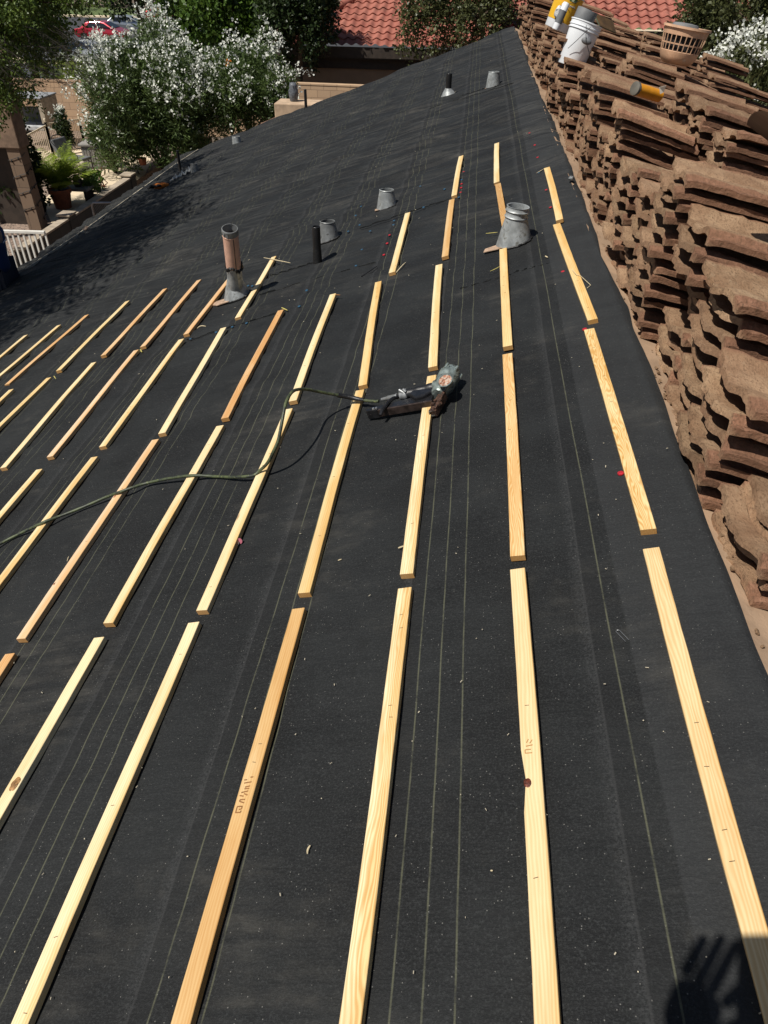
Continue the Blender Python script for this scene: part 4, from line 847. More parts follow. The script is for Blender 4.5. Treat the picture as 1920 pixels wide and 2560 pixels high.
b = MB(); b.tube([(-.02, -.150, .21), (.05, -.19, .25), (.15, -.15, .33), (.19, -.08, .36)], .002, 6); b.tube([(-.02, -.150, .21), (.08, -.165, .20), (.14, -.10, .20)], .002, 6); b.build('wire_handle', IRON, yb, smooth=True)
b = MB(); b.ell((-.06, -.125, .13), (.035, .018, .05), 12, 8, .4); b.ell((-.02, -.14, .06), (.03, .012, .06), 10, 8, .4); b.build('cement_smear', mat('white_smear', (.7, .7, .68), .7, wear=(.2, .2, .22), wamt=.5, vs=20), yb, smooth=True)
# white plastic caulk tube below the yellow bucket
c = perp(1388, 74, 7.8); b = MB(); b.lathe([(0, 0), (.03, 0), (.032, .01), (.032, .20), (.026, .21), (0, .215)], 20); b.m = 1; b.lathe([(.0325, .05), (.0328, .05), (.0328, .15), (.0325, .15)], 20)
o = b.build('caulk_tube', [WHITEP, GREYT], smooth=40); o.location = c; o.rotation_euler = (-.12, .35, 0); tag(o, 'white and grey stained tube leaning below the yellow bucket', 'tube')
# brown panel with green edge
A = perp(1484, 29, 9.0); B_ = perp(1532, 52, 9.1); C_ = perp(1541, 82, 9.0); D_ = perp(1500, 64, 8.9)
b = MB(); nn = (B_ - A).cross(D_ - A).normalized() * .012; b.add([A, B_, C_, D_, A + nn, B_ + nn, C_ + nn, D_ + nn], [(0, 1, 2, 3), (7, 6, 5, 4)]); b.m = 1; b.add([A, B_, C_, D_, A + nn, B_ + nn, C_ + nn, D_ + nn], [(0, 1, 5, 4), (1, 2, 6, 5), (2, 3, 7, 6), (3, 0, 4, 7)])
o = b.build('board_panel', [BROWNB, GREENE]); tag(o, 'brown board with green edge leaning behind the white bucket', 'board')
# terracotta coloured plastic basket
def basket():
    bl = perp(1688, 160, 6.9); t = empty('plastic_basket', bl, 'round terracotta coloured basket with square holes on the tile stacks', 'basket', rot=(-.02, .13, 0))
    R1, R0, H = .172, .138, .235; b = MB(); b.lathe([(0, 0), (R0 * .72, 0), (R0 * .92, .02), (R0 * 1.03, .05), (R0 * 1.10, .085), (R0 * 1.08, .088), (R0 * .98, .05), (R0 * .85, .025), (0, .01)], 48); b.build('base', BASK, t, smooth=50)
    def rr(z): return R0 * 1.08 + (R1 - R0 * 1.08) * (z - .085) / (H - .085)
    for z0, z1 in ((.130, .140),):
        b = MB(); b.lathe([(rr(z0) + .001, z0), (rr(z1) + .001, z1), (rr(z1) - .004, z1), (rr(z0) - .004, z0), (rr(z0) + .001, z0)], 48); b.build('lattice_ring', BASK, t, smooth=40)
    N = 26
    for k in range(N):
        a = 2 * PI * k / N; b = MB(); ca, sa = math.cos(a), math.sin(a); b.beam((rr(.083) * ca, rr(.083) * sa, .083), (rr(.196) * ca, rr(.196) * sa, .196), .0065, .004, (ca, sa, 0)); b.build('lattice_rib', BASK, t)
    b = MB(); b.lathe([(rr(.19), .19), (rr(.25), .25), (rr(.25) + .008, .251), (rr(.26) + .008, H), (rr(.26) - .004, H), (rr(.25) - .005, .25), (rr(.19) - .004, .19), (rr(.19), .19)], 48); b.build('upper_band', BASK, t, smooth=40)
    b = MB(); b.lathe([(0, .215), (.10, .22), (.11, .235), (.095, .265), (.04, .27), (0, .268)], 24, Matrix.Translation((-.01, .04, 0))); b.build('folded_cloth', mat('grey_cloth', (.17, .17, .17), .9, var=.4), t, smooth=True)
    b = MB(); b.lathe([(rr(.10) - .02, .09), (rr(.19) - .022, .19)], 40); b.build('inner_liner', DARKF, t, smooth=True)
basket()
# orange tube
A = perp(1588, 221, 4.6); B_ = perp(1648, 240, 4.7); t = empty('orange_tube', A, 'short orange plastic tube lying between the tile stacks', 'tube')
b = MB(); d = B_ - A; b.tube([(0, 0, 0), d * .1, d * .5, d], [.030, .031, .0315, .031], 26); b.build('barrel', ORP, t, smooth=40)
b = MB(); b.tube([-d * .04, -d * .02, d * .06], [.024, .034, .034], 26); b.build('end_cap', mat('grey_cap', (.12, .11, .09), .6), t, smooth=40)
A = perp(1648, 218, 4.6); b = MB(); b.add([(0, 0, 0), (.035, 0, .01), (.03, .01, -.025), (.012, .0, -.032)], [(0, 1, 2, 3)]); o = b.build('paper_scrap', mat('white_scrap', (.7, .62, .5), .8)); o.location = A; sm = o.modifiers.new('s', 'SOLIDIFY'); sm.thickness = .002; tag(o, 'small white scrap beside the orange tube', 'scrap')
# dark curved metal at the picture's right edge
A = perp(1896, 318, 2.3); b = MB(); M = Matrix.Translation((0, 0, 0)); pts = []
vs = []; n = 14
for i in range(n + 1):
    a = -1.1 + 2.2 * i / n
    for r in (.16, .163):
        vs += [(0 + .10 * (1 - math.cos(a)), math.sin(a) * r, .0), (.34, math.sin(a) * r * 1.1, -.02)]
for i in range(n + 1):
    pass
fs_ = []
for i in range(n):
    o_ = i * 4; fs_ += [(o_, o_ + 1, o_ + 5, o_ + 4), (o_ + 2, o_ + 6, o_ + 7, o_ + 3), (o_, o_ + 4, o_ + 6, o_ + 2)]
for k in range(len(vs)):
    x, y, z = vs[k]; a = math.asin(max(-1, min(1, y / .18))); vs[k] = (x, y * .8, z + .09 * math.cos(a) - .05)
b.add(vs, fs_); o = b.build('gutter_piece', BROWNM, smooth=True); o.location = A; o.rotation_euler = (0, .35, .35); tag(o, 'dark brown curved metal sheet lying on tiles at the right edge', 'metal sheet')
c = perp(1367, 268, 4.9); b = MB(); b.ell((0, 0, 0), (.018, .02, .014), 10, 8, .3); o = b.build('crumpled_foil', SILVER, smooth=True); o.location = rw(.272, c.y, .02); tag(o, 'crumpled silver foil on the ridge beside the tiles', 'foil')

# ================================================================== yard beside the house
ZP = -3.6
def sheet(name, poly, z, m):
    b = MB(); b.add([(x, y, z) for x, y in poly], [tuple(range(len(poly)))]); o = b.build(name, m)
    if o.data.polygons[0].normal.z < 0: o.data.flip_normals()
    tag(o, kind='structure'); return o
def gz(y): return -4.66 - 1.34 * min(1, max(0, (y - 28) / 10))
b = MB(); gy_ = (-60, 28, 38, 600); b.add([(x, y, gz(y)) for y in gy_ for x in (-400, 400)], [(2 * i, 2 * i + 1, 2 * i + 3, 2 * i + 2) for i in range(3)]); o = b.build('ground', DIRT); tag(o, kind='structure')
def P_(px, py, z=ZP): v = at_z(px, py, z); return (v.x, v.y)
rx = at_z(214, 518, -3.34).x
b = MB(); b.box(-26, rx - .2, 3, 25.2, -4.6, ZP); o = b.build('yard', GRAV); tag(o, kind='structure')
pat = [P_(245, 545), P_(130, 560), P_(105, 505), P_(140, 470), P_(190, 455), P_(60, 400), P_(60, 380), P_(230, 372), P_(390, 375), P_(430, 440)]
pat = [(x if x < rx - .2 else rx - .2, y) for x, y in pat]
sheet('patio', pat, ZP + .006, CONC)
sheet('path', [P_(-120, 420), P_(60, 395), P_(90, 470), P_(-120, 500)], ZP + .01, CONC)
# retaining wall with caps and piers
rx = at_z(214, 518, -3.34).x; yn = at_z(44, 624, -3.34).y - 9
t = empty('retaining_wall', (rx, 9, -4.6), 'grey block retaining wall with pale caps between the yard and eave', 'wall')
b = MB(); b.box(-.15, 0, yn, 9.2, 0, 1.22); b.build('wall', BLOCKG, t)
b = MB(); b.box(-.18, .012, yn, 9.2, 1.22, 1.26); b.build('cap', CAPM, t, bevel=.008)
for yy in (at_z(188, 536, -3.25).y - 9, at_z(340, 436, -3.25).y - 9):
    b = MB(); b.box(-.22, .03, yy, yy + .28, 0, 1.29); p = b.build('pier', BLOCKG, t); b = MB(); b.box(-.25, .05, yy - .03, yy + .31, 1.29, 1.33); b.build('pier_cap', CAPM, p, bevel=.01)
# dry thatch heap beyond the eave
c = at_z(62, 655, -3.9); b = MB(); b.ell((c.x, c.y, -4.2), (.9, .9, .38), 24, 10, .2); o = b.build('thatch_heap', DRY, smooth=False); tag(o, 'heap of dry brown leaf litter below the eave', 'litter heap')
# white railing
A = at_z(-40, 577, -3.0); B_ = at_z(112, 581, -3.0); t = empty('railing', A, 'white metal railing beside the retaining wall', 'railing'); d = B_ - A
b = MB(); b.beam((0, 0, 0), d, .06, .05); b.build('top_rail', WHT, t, bevel=.006)
b = MB(); b.beam((0, 0, -.9), d + Vector((0, 0, -.9)), .04, .04); b.build('bottom_rail', WHT, t)
for k in range(12):
    p = d * (k / 11); b = MB(); b.beam(p, p + Vector((0, 0, -.9)), .032, .026, (0, 1, 0)); b.build('picket', WHT, t)
# ramada column with beam
pc = at_z(104, 576, ZP); t = empty('ramada', pc, 'tan stucco ramada column and beam at the left edge', 'ramada')
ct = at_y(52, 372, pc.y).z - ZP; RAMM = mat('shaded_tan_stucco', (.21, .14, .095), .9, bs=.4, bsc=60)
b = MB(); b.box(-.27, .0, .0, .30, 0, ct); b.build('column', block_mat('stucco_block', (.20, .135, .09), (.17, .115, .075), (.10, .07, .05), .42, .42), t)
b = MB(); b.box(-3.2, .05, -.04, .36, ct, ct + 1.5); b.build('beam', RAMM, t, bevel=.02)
b = MB(); b.box(-1.5, -.30, .34, .40, 0, ct); b.build('shade_panel', DBR, t)  # dark panel added to stand in for the shaded opening beside the column
b = MB(); b.box(-3.4, .15, -.3, .6, ct + 1.5, ct + 1.60); b.build('roof', STUCD, t)
b = MB(); pts = []
for k in range(160):
    f = k / 159; a = f * 8 * PI; q_ = 1 / max(abs(math.cos(a)), abs(math.sin(a))); pts.append((-.135 + .150 * math.cos(a) * q_, .15 + .165 * math.sin(a) * q_, .2 + f * (ct - .3)))
b.tube(pts, .006, 5); rb = b.build('string_light_cable', IRON, t)
for k in range(26):
    p = pts[k * 6 + 2]; b = MB(); b.ell((p[0], p[1], p[2] - .03), (.016, .016, .026), 8, 6); b.build('bulb', IRON, rb, smooth=True)

def np_leaves(C, N, R, size, rs, asp=.22, droop=.3, up=.2, spread=None):
    """C: clump centres (k,3), N leaves per clump, R clump radius; each leaf is a folded kite"""
    k = len(C); c = np.repeat(C, N, 0); m = len(c)
    d = rs.normal(size=(m, 3)); d /= np.linalg.norm(d, axis=1)[:, None]; r = rs.random(m) ** .5
    RR = np.repeat(np.broadcast_to(R, (k,)), N) if np.ndim(R) else R
    p = c + d * (r * RR)[:, None]
    a = d * .7 + rs.normal(size=(m, 3)) * .6; a[:, 2] += up - droop * rs.random(m); a /= np.linalg.norm(a, axis=1)[:, None]
    s = np.cross(a, rs.normal(size=(m, 3))); s /= np.linalg.norm(s, axis=1)[:, None]
    L = size * (.6 + .8 * rs.random(m)); w = L * asp
    v = np.stack([p, p + a * (L * .5)[:, None] + s * w[:, None], p + a * L[:, None], p + a * (L * .5)[:, None] - s * w[:, None]], 1).reshape(-1, 3)
    f = np.arange(m * 4).reshape(m, 4); return v, f
def clumps(c, r, n, rs, hollow=.45, low=-.9, flat=1.0):
    out = []
    while len(out) < n:
        d = rs.normal(size=3); d /= np.linalg.norm(d); q = hollow + (1 - hollow) * rs.random() ** .6
        if d[2] < low: continue
        q *= 1 + .16 * math.sin(d[0] * 5 + d[1] * 3 + c[0]) + .10 * math.sin(d[2] * 7 + c[1] * 2)
        out.append([c[0] + d[0] * r[0] * q, c[1] + d[1] * r[1] * q, c[2] + d[2] * r[2] * q])
    return np.array(out)
def limb_mesh(b, base, targets, r0, rs, wob=.25):
    for tgt in targets:
        base_ = Vector(base); tg = Vector(tgt); pts = []; n = 7
        for i in range(n + 1):
            f = i / n; p = base_.lerp(tg, f); p.z += (tg - base_).length * .12 * math.sin(PI * f); 
            if 0 < i < n: p += Vector(rs.normal(size=3)) * wob * .12
            pts.append(p)
        b.tube(pts, [r0 * (1 - .85 * i / n) + .004 for i in range(n + 1)], 7, False)
def shrub(name, base, c, r, ncl, nl, leaf, m, label, cat, seed, flowers=0, fl_mat=None, asp=.12, clr=.3, group=None, nstem=14, fsz=.05, hollow=.35, ftop=-.1, low=-.8):
    rs = np.random.default_rng(seed); t = empty(name, base, label, cat, group); B0 = np.array(base)
    cc = clumps(np.array(c) - B0, r, ncl, rs, hollow, low); cc = cc[cc[:, 2] > .1]
    v, f = np_leaves(cc, nl, clr, leaf, rs, asp, .2, .35); link('foliage', np_mesh('foliage', v, f, [m], smooth=False), t)
    b = MB(); limb_mesh(b, (0, 0, 0), [cc[i] for i in rs.choice(len(cc), nstem, replace=False)], .03, rs); b.build('stems', TWIG, t, smooth=True)
    if flowers:
        dist = (cc - (np.array(c) - B0)) / np.array(r); wgt = np.linalg.norm(dist, axis=1); o_ = cc[(wgt > .72) & (dist[:, 2] + .25 * rs.random(len(cc)) > ftop)]
        fc = []
        sub = o_[rs.choice(len(o_), flowers, p=(lambda q: q / q.sum())(np.clip((o_ - (np.array(c) - B0))[:, 2] / r[2] + .55, .12, 2) ** 2))] + rs.normal(size=(flowers, 3)) * clr * .45
        cdir = (sub - (np.array(c) - B0)); cdir /= np.linalg.norm(cdir, axis=1)[:, None]
        v, f = np_leaves(sub + cdir * clr * 1.05, 8, .07, fsz, rs, .42, 0, .5); link('flowers', np_mesh('flowers', v, f, [fl_mat or PETAL], smooth=False), t)
    return t
OG = 'oleander bushes in white bloom'
c1 = at_y(388, 264, 19.6); shrub('oleander', (c1.x, c1.y, ZP), (c1.x, c1.y, c1.z), (1.55, 1.4, 1.55), 860, 78, .125, L_OLE, 'tallest oleander bush covered in white flowers behind the patio', 'oleander', 21, 620, clr=.29, hollow=.15, asp=.11, fsz=.052, group=OG, ftop=-.35)
c2 = at_y(622, 232, 20.3); shrub('oleander', (c2.x, c2.y, ZP), (c2.x, c2.y, c2.z), (1.22, 1.15, .98), 470, 78, .125, L_OLE, 'second white flowering oleander, just behind the roof edge', 'oleander', 22, 330, clr=.28, hollow=.15, asp=.11, fsz=.052, group=OG, ftop=-.4)
c3 = at_y(262, 300, 19.4); shrub('oleander', (c3.x, c3.y, ZP), (c3.x, c3.y, c3.z - .3), (.34, .4, .4), 60, 60, .12, L_OLE, 'small oleander branch mass hanging over the pickets', 'oleander', 23, 40, clr=.2, fsz=.055, group=OG)
c4 = at_y(1890, 190, 12.5); shrub('oleander', (c4.x, c4.y, -4.6), (c4.x, c4.y, c4.z - .15), (.75, .8, .62), 170, 50, .12, L_OLV, 'oleander crowded with white flowers beyond the tiles at right', 'oleander', 24, 230, clr=.20, group=OG, fsz=.045, ftop=-.9)
c = at_y(168, 0, 18); 
# orange lily-like bloom
c = at_y(568, 158, 18.6); rs = np.random.default_rng(5); v, f = np_leaves(np.array([[0, 0, 0], [.05, 0, .08]]), 5, .05, .06, rs, .4); o = link('orange_bloom', np_mesh('orange_bloom', v, f, [ORFL], smooth=False)); o.location = c; tag(o, 'small orange bloom between the two large oleanders', 'flower')
# rose by the fence
c = at_z(178, 400, ZP); shrub('rose_bush', (c.x, c.y, ZP), (c.x, c.y, ZP + .75), (.16, .18, .5), 40, 40, .07, L_DRK, 'small rose bush with a few white blooms before the pickets', 'rose bush', 31, 18, asp=.35, clr=.10, nstem=6, fsz=.06)
c = at_z(20, 545, ZP); shrub('shrub', (c.x - .3, c.y, ZP), (c.x - .3, c.y, ZP + .5), (.7, .6, .6), 60, 30, .12, L_DRK, 'dark leafy shrub in shade behind the ramada column', 'shrub', 32, 0, asp=.4, clr=.2, nstem=6)
c = at_z(112, 530, ZP); shrub('climbing_vine', (c.x, c.y, ZP), (c.x, c.y, ZP + 1.0), (.16, .2, 1.1), 50, 26, .08, L_DRK, 'thin vine climbing beside the ramada column', 'vine', 33, 0, asp=.35, clr=.12, nstem=5)

# palms: arching fronds
def palm(base, h, nf, fl, label, seed, group=None, z0=.35, lean=1.0):
    rs = np.random.default_rng(seed); t = empty('palm', base, label, 'palm', group); V_, F_ = [], []; off = 0; b = MB()
    for k in range(nf):
        a = 2 * PI * k / nf * 2.4 + rs.uniform(-.3, .3); el = rs.uniform(.75, 1.45); L = fl * rs.uniform(.7, 1.1); pts = []; p = np.array([0, 0, z0]); d = np.array([math.cos(a) * math.cos(el), math.sin(a) * math.cos(el), math.sin(el)])
        for i in range(11):
            pts.append(p.copy()); p = p + d * L / 10; d = d + np.array([math.cos(a) * .05, math.sin(a) * .05, -.085 * lean]); d /= np.linalg.norm(d)
        b.tube(pts, [.010 * (1 - i / 12) for i in range(11)], 5, False)
        for i in range(2, 11):
            for j in range(5):
                f = i - 1 + j / 5
                if f >= 10: continue
                q = pts[int(f)] + (pts[int(f) + 1] - pts[int(f)]) * (f % 1); dd = pts[min(int(f) + 1, 10)] - pts[int(f)]; dd /= np.linalg.norm(dd); sd = np.cross(dd, [0, 0, 1.]); sd /= np.linalg.norm(sd) + 1e-6
                for sg in (-1, 1):
                    l = L * .26 * math.sin(PI * min(1, (f + 1) / 11)) + .04; dr = sd * sg * .8 + dd * .65 + np.array([0, 0, -.25 + rs.uniform(-.2, .2)]); dr /= np.linalg.norm(dr); w = np.cross(dr, dd); w = np.array([0, 0, 1.]) * .003 + dd * .004
                    V_.append(np.array([q, q + dr * l * .5 + w, q + dr * l, q + dr * l * .5 - w])); F_.append([off, off + 1, off + 2, off + 3]); off += 4
    link('fronds', np_mesh('fronds', np.concatenate(V_), np.array(F_), [L_PLM], smooth=False), t); b.build('stalks', L_PLM, t); return t
c = at_z(160, 520, ZP)
t = empty('terracotta_pot', (c.x, c.y, ZP), 'large terracotta pot holding the patio palm', 'pot')
b = MB(); b.lathe([(0, 0), (.16, 0), (.17, .01), (.225, .33), (.25, .335), (.255, .42), (.225, .42), (.22, .38), (0, .37)], 36); b.build('body', TERRA, t, smooth=40)
b = MB(); b.lathe([(0, .385), (.21, .38)], 20); b.build('soil', SOIL, t)
palm((c.x, c.y, ZP + .36), 1, 46, 1.05, 'bright green feathery palm growing in the terracotta pot', 41, z0=.02)
c = at_z(205, 310, ZP); palm((c.x, c.y, ZP), 1.4, 22, 1.3, 'slim palm growing before the block wall beyond the pickets', 42, z0=.9)

# picket fence
def fence(p, q, h, n, label, zb=ZP, group='ivory metal fence panels'):
    t = empty('picket_fence', p, label, 'fence', group); d = Vector(q) - Vector(p)
    for e in (0, 1):
        b = MB(); b.beam(d * e, d * e + Vector((0, 0, h + .08)), .05, .05, (0, 1, 0)); po = b.build('post', IVORY, t); b = MB(); b.ell(tuple(d * e + Vector((0, 0, h + .11))), (.035, .035, .035), 10, 6); b.build('post_ball', IVORY, po, smooth=True)
    for z in (.1, h): b = MB(); b.beam(Vector((0, 0, z)), d + Vector((0, 0, z)), .03, .035); b.build('rail', IVORY, t)
    for k in range(1, n):
        b = MB(); pp = d * (k / n); b.beam(pp + Vector((0, 0, .05)), pp + Vector((0, 0, h)), .014, .014, (0, 1, 0)); b.build('picket', IVORY, t)
f1, f2, f3 = at_z(77, 428, ZP), at_z(135, 392, ZP), at_z(216, 378, ZP)
hf = at_y(55, 345, f1.y).z - ZP
fence(f1, f2, hf, 15, 'ivory picket fence panel nearest the ramada'); fence(f2, f3, hf * 1.04, 20, 'ivory picket fence panel in the middle')
fence(f3, f3 + Vector((1.6, 1.2, 0)), hf * .75, 15, 'lower ivory picket panel turning away under the oleander')
p0 = at_y(-60, 430, f1.y - .6); fence(Vector((p0.x - 1.4, f1.y - .9, ZP)), f1, hf, 18, 'ivory picket fence panel behind the ramada column')
# block walls
def wall(a, b_, h, label, zb=ZP, m=BLOCK, th=.2, cap=True):
    a = Vector((a[0], a[1], zb)); b_ = Vector((b_[0], b_[1], zb)); L = (b_ - a).length; ang = math.atan2(b_.y - a.y, b_.x - a.x)
    t = empty('block_wall', a, label, 'wall', rot=(0, 0, ang)); b = MB(); b.box(0, L, 0, th, 0, h); b.build('wall', m, t)
    if cap: b = MB(); b.box(-.01, L + .01, -.012, th + .012, h, h + .05); b.build('cap', CAPM if m is BLOCKG else m, t, bevel=.006)
wy = 24.2; zt1 = at_y(180, 203, wy).z
wall((-19, wy), (-9.4, wy + .2), zt1 - ZP - .05, 'tan block wall at the back of the yard, left of the oleanders')
wall((-9.2, wy + .05), (1.5, wy - .35), at_y(740, 206, wy).z - ZP - .05, 'tan block wall below the neighbouring red roof')
# swing with canopy
c = at_z(60, 350, ZP); yS = 22.3; x0 = at_y(30, 250, yS).x; x1 = at_y(118, 250, yS).x; zt_ = at_y(100, 240, yS).z; t = empty('canopy_swing', ((x0 + x1) / 2, yS, ZP), 'garden swing seat with a grey canopy behind the pickets', 'garden swing'); hx = (x1 - x0) / 2; H = zt_ - ZP
b = MB(); b.box(-hx - .15, hx + .1, -.55, .45, H, H + .04); b.build('canopy', CANV, t, bevel=.015)
b = MB(); b.box(hx - .05, hx + .08, -.5, .4, H - .62, H - .01); b.build('side_panel', mat('beige_canvas', (.36, .31, .24), .9), t)
for sx in (-1, 1):
    for sy in (-.5, .4): b = MB(); b.beam((sx * hx, sy, 0), (sx * hx, sy * .8, H), .07, .05); b.build('post', DBR, t)
b = MB(); b.box(-hx + .1, hx - .12, -.35, .25, .42, .56); b.build('seat_cushion', mat('pale_cushion', (.42, .43, .43), .9), t, bevel=.03)
b = MB(); b.box(-hx + .1, hx - .12, .22, .34, .5, .95); b.build('back_cushion', CUSH, t, bevel=.03)
for sx in (-1, 1): b = MB(); b.tube([(sx * (hx - .15), 0, .5), (sx * (hx - .1), 0, H)], .01, 6); b.build('hanger', IRON, t)
# resin storage box and bird-shaped ornament on it
c = at_z(244, 421, ZP); cc_ = Vector((c.x, c.y + .15, ZP)); t = empty('storage_box', cc_, 'grey slatted storage box standing on the patio', 'storage box', rot=(0, 0, .12))
b = MB(); b.box(-.30, .30, -.26, .26, .02, .56); b.build('body', BOXM, t, bevel=.01)
for k in range(9): b = MB(); x = -.27 + k * .0675; b.box(x - .024, x + .024, -.274, -.26, .06, .52); b.build('slat', BOXM, t)
b = MB(); b.box(-.35, .35, -.31, .31, .56, .62); b.build('lid', BOXM, t, bevel=.012)
b = MB(); b.ell((0, 0, .07), (.12, .07, .05), 14, 8, .15); b.ell((.10, 0, .12), (.05, .04, .045), 10, 8, .1); b.box(-.14, .06, -.06, .06, 0, .03); o = b.build('garden_ornament', mat('dull_green_metal', (.07, .09, .085), .5, .3)); o.location = cc_ + Vector((.0, -.0, .62)); tag(o, 'dull green metal ornament on top of the storage box', 'ornament')
# patio chaise
c = at_z(195, 432, ZP); t = empty('patio_chair', (c.x, c.y, ZP), 'black iron patio armchair with a grey cushion behind the palm', 'chair', rot=(0, 0, -.25))
t.scale = (.85, .85, .78)
b = MB(); b.box(-.30, .42, -.28, .28, .40, .50); b.build('seat_cushion', CUSH, t, bevel=.03)
b = MB(); b.box(-.30, .28, -.06, .06, -.0, .55, Matrix.Translation((-.30, 0, .50)) @ Matrix.Rotation(-.35, 4, 'Y') @ Matrix.Rotation(PI / 2, 4, 'Z')); b.build('back_cushion', CUSH, t, bevel=.03)
for sx, sy in ((.38, -.28), (.38, .28), (-.3, -.28), (-.3, .28)): b = MB(); b.tube([(sx, sy, .42), (sx * 1.02, sy, .2), (sx * 1.08, sy, 0)], .014, 6); b.build('leg', IRON, t)
for sy in (-.3, .3):
    b = MB(); b.tube([(.38, sy, .42), (.40, sy, .62), (.30, sy, .68), (-.10, sy, .68), (-.42, sy, .9), (-.5, sy, 1.02)], .014, 6); b.build('arm', IRON, t)
b = MB(); b.tube([(-.5, -.3, 1.0), (-.54, -.12, 1.1), (-.54, .12, 1.1), (-.5, .3, 1.0)], .016, 6); b.tube([(-.5, -.3, 1.0), (-.52, -.1, .96), (-.52, .1, .96), (-.5, .3, 1.0)], .012, 6); b.build('back_frame', IRON, t)
# iron table with bowls
c = at_z(300, 440, ZP); t = empty('iron_table', (c.x, c.y, ZP), 'black iron patio table carrying a bowl near the retaining wall', 'table')
b = MB(); b.box(-.42, .42, -.28, .28, .68, .70); b.build('table_top', IRON, t, bevel=.005)
for sx in (-1, 1):
    for sy in (-1, 1): b = MB(); b.tube([(sx * .40, sy * .25, .68), (sx * .33, sy * .2, .45), (sx * .36, sy * .22, .2), (sx * .42, sy * .27, 0)], .014, 6); b.build('leg', IRON, t)
b = MB(); b.lathe([(0, 0), (.07, 0), (.15, .06), (.145, .065), (.06, .012), (0, .01)], 20); o = b.build('bowl', mat('white_bowl', (.6, .6, .58), .4)); o.location = (c.x - .02, c.y, ZP + .70); tag(o, 'shallow pale bowl on the iron table', 'bowl')
# planter bench with jug, small pots
c = at_z(205, 512, ZP); t = empty('low_bench', (c.x - .05, c.y, ZP), 'low grey bench against the retaining wall', 'bench'); b = MB(); b.box(-.45, .35, -.2, .2, .34, .40); b.build('seat', mat('grey_board', (.16, .155, .15), .7), t, bevel=.006)
for sx in (-.38, .28): b = MB(); b.box(sx - .03, sx + .03, -.18, .18, 0, .34); b.build('leg', DBR, t)
b = MB(); b.lathe([(0, 0), (.07, 0), (.10, .08), (.085, .16), (.045, .2), (.06, .25), (.05, .25), (.03, .2), (0, .2)], 20); b.tube([(.09, 0, .18), (.14, 0, .14), (.10, 0, .07)], .012, 6); o = b.build('jug', IRON, smooth=40); o.location = (c.x + .02, c.y, ZP + .40); tag(o, 'black jug standing on the low grey bench', 'jug')
c = at_z(222, 478, ZP); t = empty('garden_figure', (c.x, c.y, ZP), 'slim pale and dark garden figure near the low bench', 'ornament'); b = MB(); b.lathe([(0, 0), (.09, 0), (.07, .12), (.05, .3), (.08, .42), (.05, .52), (0, .53)], 14); b.build('body', IRON, t, smooth=True); b = MB(); b.ell((0, 0, .60), (.08, .07, .08), 12, 8, .1); b.build('head', mat('pale_stone', (.42, .36, .28), .8), t, smooth=True)
for (px, py, hh, lb) in ((245, 480, .30, 'dark potted plant beside the garden figure'), (240, 505, .42, 'leafy green potted plant spilling over the wall'), (358, 412, .30, 'potted plant standing on the retaining wall pier')):
    c = at_z(px, py, ZP + (.35 if px > 300 else 0)); t = empty('potted_plant', c, lb, 'potted plant', 'small potted plants'); b = MB(); b.lathe([(0, 0), (.08, 0), (.11, .16), (.09, .16), (0, .14)], 16); b.build('pot', TERRA if px > 300 else IRON, t, smooth=40)
    rs = np.random.default_rng(px); v, f = np_leaves(clumps(np.array([0, 0, .16 + hh * .5]), (hh * .6, hh * .6, hh * .5), 14, rs), 18, .08, .10, rs, .3); link('foliage', np_mesh('foliage', v, f, [L_BRI], smooth=False), t)
b = MB(); rs = np.random.default_rng(8); c = at_z(258, 468, ZP); limb_mesh(b, (0, 0, 0), [(.12, .0, .42), (-.1, .05, .38), (.02, .1, .45), (.16, .05, .25), (-.12, -.04, .24)], .010, rs); o = b.build('bare_plant', mat('red_brown_twig', (.16, .05, .02), .8)); o.location = c; tag(o, 'small bare twiggy plant on the patio', 'plant')
# chain-link gate by the wall
A = at_z(228, 507, -3.0); B_ = at_z(296, 507, -3.0); t = empty('chain_link_gate', A, 'small grey chain link gate leaning at the retaining wall', 'gate'); d = B_ - A
b = MB(); b.tube([Vector((0, 0, -1.0)), Vector((0, 0, -.08)), d * .05, d], .022, 10); b.build('frame', mat('grey_tube', (.32, .32, .33), .4, .5), t, smooth=True)
b = MB()
for k in range(-8, 16):
    for sg in (1, -1):
        p = d * (k / 16.); q = d * ((k + sg * 8) / 16.) ; a0 = Vector((p.x, p.y, -.02)); a1 = Vector((q.x, q.y, -.95))
        if 0 <= k / 16 <= 1 and 0 <= (k + sg * 8) / 16 <= 1: b.tube([a0, a1], .0035, 4)
b.build('chain_link', mat('grey_wire', (.20, .20, .2), .5, .4), t)
# owl decoy and stucco ledge beyond the far corner
c = at_y(735, 256, 16.2); t = empty('owl_decoy', c, 'grey plastic owl decoy perched on the stucco ledge', 'owl decoy', rot=(0, 0, .2)); hh = at_y(735, 206, 16.2).z - c.z
b = MB(); b.lathe([(0, 0), (.06, 0), (.075, hh * .08), (.095, hh * .35), (.098, hh * .6), (.075, hh * .72), (.080, hh * .82), (.065, hh * .95), (.03, hh), (0, hh)], 22); b.build('body', STATU, t, smooth=60)
for sx in (-1, 1): b = MB(); b.tube([(sx * .05, 0, hh * .93), (sx * .062, 0, hh * 1.02)], [.018, .004], 8); b.build('ear_tuft', STATU, t, smooth=True)
b = MB(); b.tube([(0, -.07, hh * .84), (0, -.1, hh * .80)], [.014, .003], 8); b.build('beak', IRON, t, smooth=True)
b = MB(); A = at_y(690, 292, 16.0); B_ = at_y(790, 256, 16.3); t = empty('stucco_ledge', A, 'tan stucco wall end below the owl decoy', 'wall')
